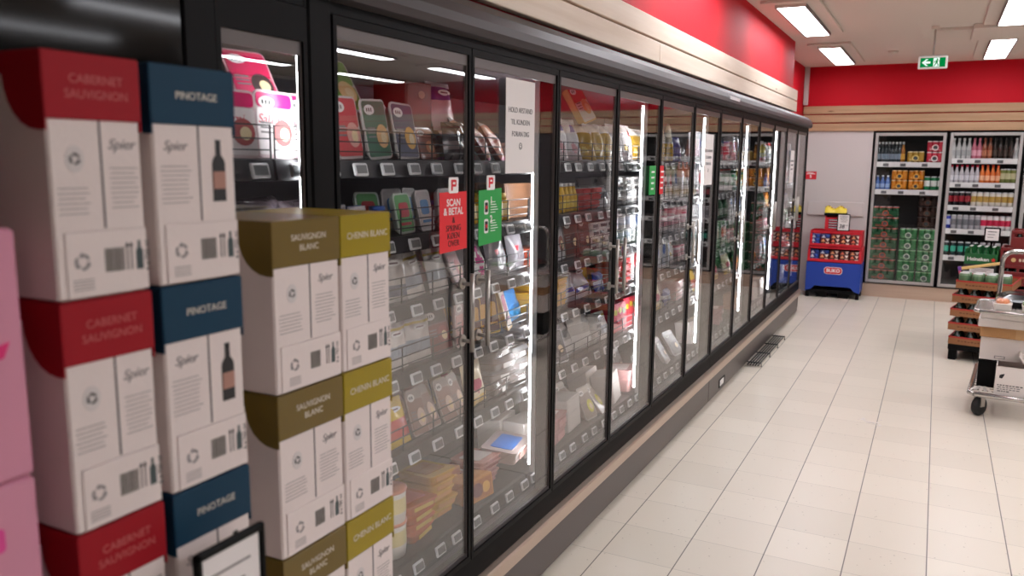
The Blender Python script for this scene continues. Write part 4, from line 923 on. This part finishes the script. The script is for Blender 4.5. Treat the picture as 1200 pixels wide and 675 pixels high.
def tray(z, w, h, lip, y0=0):
    b = MB(); b.box((-w/2, y0, z), (w/2, .36, z+.008), RED).box((-w/2, y0, z), (w/2, y0+.008, z+lip), RED)
    for s in (-1, 1): b.prism([(y0+.008, z+.008), (y0+.008, z+lip+.05), (y0+.05, z+h), (.36, z+h), (.36, z+.008)], 0, s*w/2, s*(w/2-.008), RED)
    b.box((-w/2+.008, .352, z+.008), (w/2-.008, .36, z+h), RED)
    for s in (-1, 1): b.box((s*(w/2-.008)-.022*(s > 0), y0, z+lip), (s*(w/2-.008)+.022*(s < 0), y0+.008, z+lip+.115), RED)
    b.box((-w/2+.008, y0, z+h-.02), (w/2-.008, y0+.008, z+h), RED)
    return b
obj('tray', tray(.426, .60, .185, .04), t, None, True); obj('tray', tray(.614, .575, .185, .035), t, None, True)
def cheese(desc, body, tri, tri2):
    b = MB().box((-.05, 0, 0), (.05, .12, .043), paint(*body, .4), .004); g = MB()
    flat(g, [(-.046, .003), (.0, .003), (-.023, .040)], paint(*tri, .4), .001, (0, -.0003, 0), ROT_NY); flat(g, [(.004, .040), (.048, .040), (.026, .004)], paint(*tri2, .4), .001, (0, -.0003, 0), ROT_NY)
    return Kind('cheese_pack', 'cheese pack', desc, [('box', b, None), ('triangles', g, 0)])
ch = [cheese('blue cheese pack', (30, 46, 116), (206, 206, 222), (60, 90, 180)), cheese('orange cheese pack', (96, 30, 30), (232, 160, 110), (240, 226, 214)), cheese('red cheese pack', (70, 26, 28), (222, 110, 80), (236, 206, 190))]
for tr, (z, nlev, lab) in enumerate(((.434, 3, 'lower'), (.622, 3, 'upper'))):
    for c in range(5):
        for lv in range(nlev):
            kk = ch[0] if c == 0 or (c == 1 and lv == nlev-1) else ch[1+(c+lv) % 2]
            put(kk, DX-.222+.111*c, DY+.012+.02*(lv == 2), z+.0445*lv, '%s, %s level, %s column of the %s red tray' % (kk.desc, ('bottom', 'middle', 'top')[lv], ORD[c], lab), 'cheese packs in the display trays')
t = thing('small_red_carton', 'small red carton of dark packs on top of the cheese display', 'carton', (-1.07, 10.42, .801))
obj('carton_body', MB().box((-.085, 0, 0), (.085, .006, .15), RED).box((-.085, .006, 0), (-.079, .16, .17), RED).box((.079, .006, 0), (.085, .16, .17), RED).box((-.079, .15, 0), (.079, .156, .17), RED).box((-.079, .006, 0), (.079, .15, .006), RED), t, None, True)
b = MB()
for i in range(4): b.box((-.045, -.003, .025+i*.03), (.06, .12, .045+i*.03), paint(40, 40, 60)); b.box((-.04, -.0042, .029+i*.03), (.055, -.003, .035+i*.03), W_)
obj('packs', b, t, None, True)
t = thing('yellow_snack_bag', 'yellow snack packs lying in a black dish on the red carton', 'snack pack', (-1.05, 10.46, .972))
obj('dish', MB().box((-.125, 0, 0), (.125, .13, .035), M_BLACK, .006), t, None, True)
b = MB()
YW = paint(232, 206, 60, .3); YR = paint(150, 60, 40)
b.grid(lambda u, v: (-.12+.24*u, .002+.11*v, .036+.085*(1-abs(2*v-1)**3)*(.8+.2*sin(11*u))), 18, 8, lambda u, v: YR if (abs(v-.35) < .12 and (u*7) % 1 < .4) else YW)
b.box((-.118, .004, .034), (.118, .11, .04), YW); obj('packs', b, t, None, True)
t = thing('price_sign', 'black framed white price sign reading 38 on the cheese display', 'price sign', (-.945, 10.385, .801))
b = MB().box((-.07, 0, .0), (.07, .008, .20), M_BLACK, .003); obj('frame', b, t, None, True); obj('card', MB().box((-.06, -.001, .01), (.06, .001, .19), M_PAPER), t, None, True)
b = MB(); baked_text(b, '38', .062, M_INK, (-.018, -.0016, .052), ROT_NY, bold=.02, shear=.2); baked_text(b, '95', .022, M_INK, (.038, -.0016, .066), ROT_NY, shear=.2)
for i in range(4): b.box((-.045+.006*i, -.0016, .168-i*.02), (.045-.008*(i % 2), -.001, .174-i*.02), M_INK if i < 2 else M_GREYINK)
obj('writing', b, t, None, True)
t = thing('price_label', 'small red price label stuck on the white back wall', 'price label', (-1.39, BACK-.001, 1.445))
obj('card', MB().box((-.066, -.004, -.05), (.066, 0, .045), RED), t, None, True)
b = MB(); baked_text(b, '5', .05, W_, (.0, -.0045, -.016), ROT_NY, bold=.02)
b.box((-.05, -.005, .014), (.05, -.004, .022), W_).box((-.04, -.005, .028), (.03, -.004, .034), W_); obj('writing', b, t, None, True)

# ------------------------------------------------------------------ beer stacks on the right
def rot_thing(name, label, cat, loc, rz, group=None): return thing(name, label, cat, loc, rz, group)
RZ = R(-11)
PX, PY = .185, 7.53
def loc(lx, ly, z, o=(PX, PY), rz=RZ): return (o[0]+lx*cos(rz)-ly*sin(rz), o[1]+lx*sin(rz)+ly*cos(rz), z)
def pallet(label, o, rz, w, d):
    t = rot_thing('plastic_pallet', label, 'pallet', (o[0], o[1], 0), rz, 'black plastic pallets')
    obj('deck', MB().box((0, 0, .085), (w, d, .135), M_BLACK, .005), t, None, True)
    for x in (.035, w-.035):
        for y in (.04, d-.04): obj('foot', MB().box((x-.03, y-.03, 0), (x+.03, y+.03, .085), M_BLACK, .005), t, None, True)
pallet('black plastic pallet under the stepped stack of bottle trays', (PX, PY), RZ, .40, .58)
TR, TB = paint(170, 40, 36, .5), mat('tray_kraft', (146, 98, 60), .6)
M_BG = mat('dark_green_bottle', (26, 40, 30), .12)
for i in range(5):
    z = .136+.1165*i; dx = (0, -.012, -.006, .0, .018)[i]; lw = ('lowest', 'second from bottom', 'third from bottom', 'fourth from bottom', 'topmost')[i]
    t = rot_thing('bottle_tray', 'brown carton tray with red rim, %s of the stepped stack' % lw, 'carton tray', loc(dx, 0, z), RZ, 'carton trays in the stepped stack')
    w, d = .395, .56
    b = MB().box((0, 0, 0), (w, d, .004), TB)
    for a, c in (((0, 0), (w, .005)), ((0, d-.005), (w, d)), ((0, .005), (.005, d-.005)), ((w-.005, .005), (w, d-.005))): b.box((a[0], a[1], .004), (c[0], c[1], .052), TB)
    obj('tray', b, t, None, True)
    b = MB()
    for a, c in (((-.001, -.001), (w+.001, .006)), ((-.001, d-.006), (w+.001, d+.001)), ((-.001, .006), (.006, d-.006)), ((w-.006, .006), (w+.001, d-.006))): b.box((a[0], a[1], .052), (c[0], c[1], .064), TR)
    obj('rim', b, t, None, True)
    b = MB()
    for k in range(9): b.box((.07+k*.024, -.0012, .024), (.087+k*.024, 0, .036-.004*(k % 2)), paint(110, 62, 34))
    disc(b, (.34, -.001, .03), .016, .012, paint(150, 90, 50), .001, ROT_NY); obj('printed_lettering', b, t, None, True)
    if i < 4:
        for r in range(2):
            for c in range(4):
                bb = single('lying_bottle' if False else 'short_bottle', MB().lathe([(.036, 0), (.04, .012), (.04, .055), (.026, .078), (.017, .098), (.018, .106)], [M_BG]*4+[paint(150, 146, 130, .3)], n=12),
                            'dark short bottle, %s in the %s row of the %s tray' % (ORD[c], ('front', 'second')[r], lw), 'bottle', loc(dx+.055+c*.095, .055+r*.1, z+.0045), 'short bottles in the stepped trays', RZ)
                bb['tiny'] = 1
    else:
        for r in range(2):
            for c in range(4):
                kd = Kind('drink_can', 'drink can', 'green', [('can', MB().lathe([(.036, 0), (.041, .01), (.041, .1), (.035, .116), (.035, .12), (.03, .117)], [paint(88, 116, 84, .3)]*2+[paint(124, 146, 118, .3)]+[paint(196, 198, 196, .3)]*2, n=16), None)])
                o = inst(kd, loc(dx+.05+c*.095, .05+r*.092, z+.0045), 'pale green drink can, %s in the %s row of topmost tray' % (ORD[c], ('front', 'second')[r]), 'cans in the topmost tray')
del bb['tiny']
for o in list(COL.objects):
    if 'tiny' in o: del o['tiny']
# second stack right behind: dark cartons, green bottle carton, price sign
O2 = (.262, 8.14); RZ2 = R(-9)
pallet('black plastic pallet under the dark cartons behind the bottle trays', O2, RZ2, .255, .58)
DK = mat('dark_green_carton', (30, 34, 32), .5)
for i in range(4):
    z = .136+.15*i
    t = thing('dark_carton', 'dark drinks carton, %s behind the stepped bottle trays' % ('lowest', 'second from bottom', 'third from bottom', 'topmost')[i], 'carton', loc(0, 0, z, O2, RZ2), RZ2, 'dark cartons behind the bottle trays')
    obj('box', MB().box((0, 0, 0), (.25, .56, .148), DK, .005), t, None, True)
    if i == 3:
        b = MB().box((.05, -.002, .028), (.235, 0, .125), M_PAPER); lb = obj('label', b, t, None, True)
        b = MB(); xx = .095
        for q in range(14): b.box((xx, -.003, .04), (xx+.003+.002*(q % 3), -.002, .066), M_INK); xx += .0085
        for q in range(3): b.box((.065, -.003, .112-.014*q), (.21-.03*q, -.002, .116-.014*q), M_GREYINK)
        obj('barcode', b, lb, None, True)
t = thing('bottle_carton', 'green carton of bottles with white brand name and red star', 'bottle carton', loc(.0, .03, .737, O2, RZ2), RZ2)
HG = mat('carton_green', (20, 92, 44), .45)
b = MB().box((0, 0, 0), (.25, .008, .095), HG).box((0, .008, 0), (.008, .22, .13), HG).box((.242, .008, 0), (.25, .22, .13), HG).box((.008, .212, 0), (.242, .22, .15), HG).box((.008, .008, 0), (.242, .212, .008), HG); obj('carton_body', b, t, None, True)
b = MB(); baked_text(b, 'Heineken', .044, W_, (.105, -.002, .045), ROT_NY, bold=.02)
st = []
for k in range(10): a = PI/2+k*PI/5; r = .022 if k % 2 == 0 else .0105; st.append((r*cos(a), r*sin(a)))
flat(b, st, paint(214, 50, 44), .001, (.222, -.002, .045), ROT_NY); obj('lettering', b, t, None, True)
for c in range(4):
    for r in range(2):
        x, y = .038+c*.058, .05+r*.075
        bt = obj('bottle', MB().lathe([(.026, .009), (.028, .02), (.028, .085), (.012, .125), (.011, .15), (.013, .157)], [mat('bottle_green', (24, 84, 42), .12)]*4+[paint(190, 196, 190, .3)], (x, y, 0), 12), t, None, True)
t = thing('price_sign', 'black framed white price sign above the green bottle carton', 'price sign', loc(.12, .14, .93, O2, RZ2), RZ2)
obj('frame', MB().box((0, 0, 0), (.125, .008, .125), M_BLACK, .004), t, None, True); obj('card', MB().box((.012, -.001, .012), (.113, .001, .113), M_PAPER), t, None, True)
b = MB()
for i in range(3): b.box((.028, -.0018, .085-.024*i), (.097-.012*i, -.001, .091-.024*i), M_GREYINK if i else M_INK)
obj('writing', b, t, None, True); obj('stem', MB().box((.055, .002, -.055), (.07, .008, 0), M_BLACK), t, None, True)
b = MB().box((0, 0, 0), (.30, .02, .024), mat('pale_wood_stick', (214, 176, 110), .5), .004)
t = thing('wooden_stick', 'pale wooden stick with purple taped end lying over the green cans', 'stick', (.235, 7.66, .735))
b.T = Matrix.Identity(4); obj('stick', b, t, None, True); obj('taped_end', MB().box((-.022, -.004, -.004), (.004, .024, .03), paint(110, 70, 150), .004).box((-.022, -.004, -.035), (-.004, .02, -.004), paint(206, 90, 120), .003), t, 'purple tape', True)
t.rotation_euler = (0, R(-13), R(-8))
# dark red crates
O3 = (.60, 8.16); RZ3 = R(-7)
CR, CR2 = mat('crate_dark_red', (112, 26, 26), .45), mat('crate_inside', (44, 14, 16), .6)
def crate(o, rz, z, label, txt):
    t = thing('beer_crate', label, 'crate', (o[0], o[1], z), rz, 'dark red beer crates')
    w, d, h = .40, .30, .148
    b = MB().box((0, 0, 0), (w, .02, .092), CR, .003)
    b.box((0, 0, .122), (w, .02, h), CR, .003)
    for x in (0, .13, .262, w-.008): b.box((x, .002, .09), (x+.02 if x < .3 else w, .018, .124), CR)
    b.box((0, .02, 0), (.014, d, h), CR).box((w-.014, .02, 0), (w, d, h), CR).box((.014, d-.014, 0), (w-.014, d, h), CR).box((.014, .02, 0), (w-.014, d-.014, .01), CR2)
    obj('crate_body', b, t, None, True)
    bb = MB()
    for c in range(5): bb.lathe([(.028, .011), (.03, .02), (.03, .08), (.014, .125), (.014, .145)], [M_BG]*3+[paint(196, 176, 150, .3)], (.06+c*.07, .06, 0), 10)
    obj('bottles', bb, t, None, True)
    m = MB()
    if txt:
        disc(m, (.10, -.0012, .046), .018, .018, paint(206, 176, 120), .001, ROT_NY)
        for k in range(5): m.box((.14+.026*k, -.0012, .034), (.157+.026*k, 0, .058), paint(214, 196, 170))
    else: m.box((.10, -.0012, .04), (.3, 0, .052), paint(160, 90, 60))
    obj('printed_lettering', m, t, None, True)
for i in range(7):
    crate((O3[0]-.065*(i < 6)*(1 if i > 2 else 0), O3[1]), RZ3, .002+.149*i, 'dark red beer crate, %s of the stack behind the trolley' % LV[i], i % 2 == 1)

# ------------------------------------------------------------------ trolley
TX, TY = .29, 5.86; RT = R(-5)
L = lambda x, y, z: loc(x, y, z, (TX, TY), RT)
t = thing('trolley', 'steel trolley with tube handle at the right edge of aisle', 'trolley', (TX, TY, 0), RT)
W, DP = .62, .92
pf = MB()
pf.tube([(0.03, 0, .15), (W, 0, .15), (W, DP, .15), (0.03, DP, .15), (0, DP-.03, .15), (0, .03, .15), (.03, 0, .15)], .016, M_CHROME, 8)
for i in range(14): pf.cyl((.008, .05+i*(DP-.1)/13, .152), (W-.008, .05+i*(DP-.1)/13, .152), .004, M_CHROME, 6)
for x in (.2, .42): pf.cyl((x, .01, .143), (x, DP-.01, .143), .006, M_CHROME, 6)
obj('platform', pf, t, None, True)
for x, y in ((.06, .06), (W-.06, .06), (.06, DP-.06), (W-.06, DP-.06)):
    w = MB(); w.T = Matrix.Translation((x, y, .062)) @ Matrix.Rotation(R(60), 4, 'Z') @ Matrix.Rotation(PI/2, 4, 'X')
    w.lathe([(.03, -.018), (.056, -.018), (.062, -.010), (.062, .010), (.056, .018), (.03, .018)], M_RUBBER, n=20)
    wh = obj('caster_wheel', w, t, None, True)
    f = MB(); f.T = Matrix.Translation((x, y, 0)) @ Matrix.Rotation(R(60), 4, 'Z')
    f.box((-.02, -.026, .06), (.02, -.020, .134), M_STEEL).box((-.02, .020, .06), (.02, .026, .134), M_STEEL).box((-.03, -.028, .126), (.03, .028, .136), M_STEEL); obj('caster_fork', f, wh, None, True)
h = MB(); pts = [(.10, .5, .15), (.10, .5, .93)]
for k in range(7): a = PI-PI/2*k/6; pts.append((.10+.07+.07*cos(a), .5, .96+.07*sin(a)))
pts += [(W-.05, .5, 1.03)]
for k in range(7): a = PI/2-PI/2*k/6; pts.append((W-.05+.07*cos(a)-.0, .5, .96+.07*sin(a)))
pts += [(W+.02, .5, .15)]
h.tube(pts, .015, M_CHROME, 10); obj('handle', h, t, None, True)
u = MB(); zu = .69
u.tube([(.02, -.02, zu), (W, -.02, zu), (W, .48, zu), (.02, .48, zu), (-.01, .45, zu), (-.01, .01, zu), (.02, -.02, zu)], .012, M_CHROME, 8)
for i in range(12): u.cyl((-.005, .0+i*.042, zu), (W, .0+i*.042, zu), .0035, M_CHROME, 6)
for x in (.2, .42): u.cyl((x, -.02, zu-.008), (x, .48, zu-.008), .005, M_CHROME, 6)
obj('upper_shelf', u, t, None, True)
hk = MB().tube([(.26, .5, 1.02), (.26, .49, .96), (.262, .49, .90)], .003, M_WIRE, 6).box((.245, .485, .86), (.285, .495, .90), M_PAPER, .002); obj('hanging_tag', hk, t, None, True)
# load of the trolley
CB = mat('white_carton_board', (224, 214, 208), .6)
def on(x, y, z): return L(x, y, z)
TG = 'cartons on the trolley'
t = thing('open_crate', 'black open crate on the left of the trolley platform', 'crate', on(.028, .20, .157), RT)
b = MB().box((0, 0, 0), (.10, .35, .01), M_BLACK).box((0, 0, .01), (.10, .008, .17), M_BLACK).box((0, .342, .01), (.10, .35, .17), M_BLACK).box((0, .008, .01), (.008, .342, .17), M_BLACK).box((.092, .008, .01), (.10, .342, .17), M_BLACK)
obj('crate_body', b, t, None, True); obj('rim', MB().box((-.004, -.004, .168), (.104, .004, .178), M_BLACK).box((-.004, .346, .168), (.104, .354, .178), M_BLACK), t, None, True)
for i in range(5):
    o = single('loose_card', MB().box((-.009, -.05, 0), (.009, .05, .003), paint(186, 184, 178) if i % 2 else paint(214, 208, 200), .001), 'pale card strip, %s from left in front of the black crate' % ORD[i], 'card', on(.02+.021*i, .10+.012*(i % 2), .164), 'card strips on the trolley platform', RT+R(-22+9*i)); o.rotation_euler[0] = R(4)
t = thing('printed_carton', 'white open carton with black print on the trolley platform', 'carton', on(.134, .03, .157), RT, TG)
b = MB().box((0, 0, 0), (.17, .006, .185), CB).box((0, .29, 0), (.17, .296, .185), CB).box((0, .006, 0), (.006, .29, .185), CB).box((.164, .006, 0), (.17, .29, .185), CB).box((.006, .006, 0), (.164, .29, .006), CB)
obj('carton_body', b, t, None, True)
b = MB(); b.prism([(.17, .18), (.175, .184), (.12, .262), (.115, .258)], 1, .01, .29, CB); obj('flap', b, t, None, True)
b = MB(); flat(b, [(-.014, -.012), (.002, -.016), (.012, .004), (.014, .016), (.0, .012), (-.012, .006)], M_INK, .0008, (.035, -.0005, .125), ROT_NY)
for r in range(4):
    x = .014+.004*(r % 2)
    while x < .14-.02*(r == 3)*3:
        w = rnd.uniform(.008, .02); b.box((x, -.0012, .064-r*.013), (x+w, 0, .070-r*.013), M_INK if r in (0, 3) else M_GREYINK); x += w+.005
obj('printed_lettering', b, t, None, True)
t = thing('white_carton', 'white carton lying across the crate and printed carton', 'carton', on(.028, .21, .341), RT, TG)
b = MB().box((0, 0, 0), (.40, .36, .008), CB).box((0, 0, .008), (.40, .008, .15), CB); b.box((0, .352, .008), (.40, .36, .15), CB).box((0, .008, .008), (.008, .352, .15), CB).box((.392, .008, .008), (.40, .352, .15), CB); obj('carton_body', b, t, None, True)
obj('stamp', MB().box((.085, -.0012, .012), (.145, 0, .030), M_GREYINK).box((.09, -.0018, .016), (.14, -.0011, .026), CB), t, None, True)
t = thing('brown_carton', 'brown cardboard carton between white cartons on the trolley', 'carton', on(.02, .19, .492), RT, TG)
obj('carton_body', MB().box((0, 0, 0), (.44, .38, .068), M_BROWN, .004), t, None, True); obj('tape', MB().box((.2, -.001, .0), (.25, .381, .069), mat('brown_tape', (190, 148, 104), .3)), t, None, True)
for i, (z, hh, dx, nm) in enumerate(((.561, .054, .005, 'lower'), (.616, .060, .018, 'upper'))):
    t = thing('carton_lid', '%s flat white carton lid on the trolley stack' % nm, 'carton lid', on(dx, .17, z), RT, TG)
    obj('lid_body', MB().box((0, 0, 0), (.48, .36, hh-.001), CB, .004), t, None, True); obj('slit', MB().box((.24, .0, hh-.001), (.242, .36, hh-.0003), M_GREYINK), t, None, True)
# packs on the wire shelf
def lidded(x, y, w, d, label, food, dark=True):
    t = thing('salad_tray' if dark else 'vegetable_pack', label, 'food pack', on(x, y, zu+.014), RT, 'packs on the trolley wire shelf')
    b = MB(); b.loft([[(p[0]+w/2, p[1]+d/2, z) for p in rrect(w-2*i, d-2*i, .03 if dark else .012, 4)] for z, i in ((0, .02 if dark else .004), (.03, .002), (.036, 0))], M_BLACK if dark else paint(214, 206, 196)); obj('bowl', b, t, None, True)
    if dark:
        b = MB(); b.loft([[(p[0]+w/2, p[1]+d/2, z) for p in rrect(w-2*i, d-2*i, .03, 4)] for z, i in ((.036, 0), (.05, .012), (.075, .06), (.08, .1))], paint(22, 21, 24, .12)); obj('lid', b, t, None, True)
        b = MB().box((w*.05, d*.1, .046), (w*.3, d*.3, .05), M_PAPER); b.box((w*.68, d*.3, .066), (w*.78, d*.4, .068), M_PAPER); obj('price_sticker', b, t, None, True)
    else:
        b = MB(); r = random.Random(int(x*1000))
        for i in range(8): b.lathe([(.002, -.022), (.017, -.014), (.022, 0), (.017, .014), (.002, .022)], paint(*food, .35), (r.uniform(.024, w-.024), r.uniform(.024, d-.024), .042), 10)
        obj('vegetables', b, t, None, True); obj('film', MB().box((.004, .004, .035), (w-.004, d-.004, .07), M_FILMG, .008), t, None, True)
lidded(.085, .15, .44, .32, 'large black lidded tray on the trolley wire shelf', None)
lidded(.085, .01, .10, .12, 'orange tomato pack at the left front of wire shelf', (226, 130, 60), False)
lidded(.235, .01, .09, .12, 'green vegetable pack at the right front of wire shelf', (110, 160, 60), False)
lidded(.345, .01, .09, .12, 'green vegetable pack beyond the first on the wire shelf, by the frame edge', (96, 150, 56), False)
# litter on the floor
b = MB(); r = random.Random(3)
for i in range(14):
    x, y, s = r.uniform(-.13, .06), r.uniform(-.06, .10), r.uniform(.006, .016)
    b.loft([[(x+s*cos(a*PI/3)*r.uniform(.6, 1), y+s*sin(a*PI/3), z) for a in range(6)] for z in (.0004, .0014)], paint(226, 218, 212, .3))
single('litter', b, 'small pale scraps lying on the floor tiles in mid aisle', 'litter', (-.2, 5.40, 0))['kind'] = 'stuff'

# ------------------------------------------------------------------ camera
F, H_ = 957.363, 1.60591
r, u, f = (0.8884497861568637, 0.45887379922046695, 0.009581955270075817), (-0.0799587772733598, 0.13418727194243396, 0.9877248452811119), (-0.4519552759010258, 0.8783100889991085, -0.1559096409706781)
cam = bpy.data.cameras.new('camera'); co = bpy.data.objects.new('camera', cam); COL.objects.link(co)
co.matrix_world = Matrix(((r[0], u[0], -f[0], 0), (r[1], u[1], -f[1], 0), (r[2], u[2], -f[2], H_), (0, 0, 0, 1)))
cam.sensor_width = 36; cam.lens = F/1200*36; cam.clip_start = .02; cam.clip_end = 60
cam.dof.use_dof = True; cam.dof.focus_distance = 3.6; cam.dof.aperture_fstop = 3.6
SC.camera = co
w = bpy.data.worlds.new('world'); SC.world = w; w.use_nodes = True
w.node_tree.nodes['Background'].inputs['Color'].default_value = (.8, .8, .85, 1); w.node_tree.nodes['Background'].inputs['Strength'].default_value = .0
vs = SC.view_settings; vs.view_transform = 'Standard'; vs.look = 'None'; vs.gamma = 1; vs.use_curve_mapping = False; vs.exposure = 0.0
SC.cycles.max_bounces = 12; SC.cycles.transparent_max_bounces = 24; SC.cycles.glossy_bounces = 6; SC.cycles.diffuse_bounces = 5
SC.cycles.use_denoising = True; SC.cycles.sample_clamp_indirect = 4; SC.cycles.caustics_reflective = False
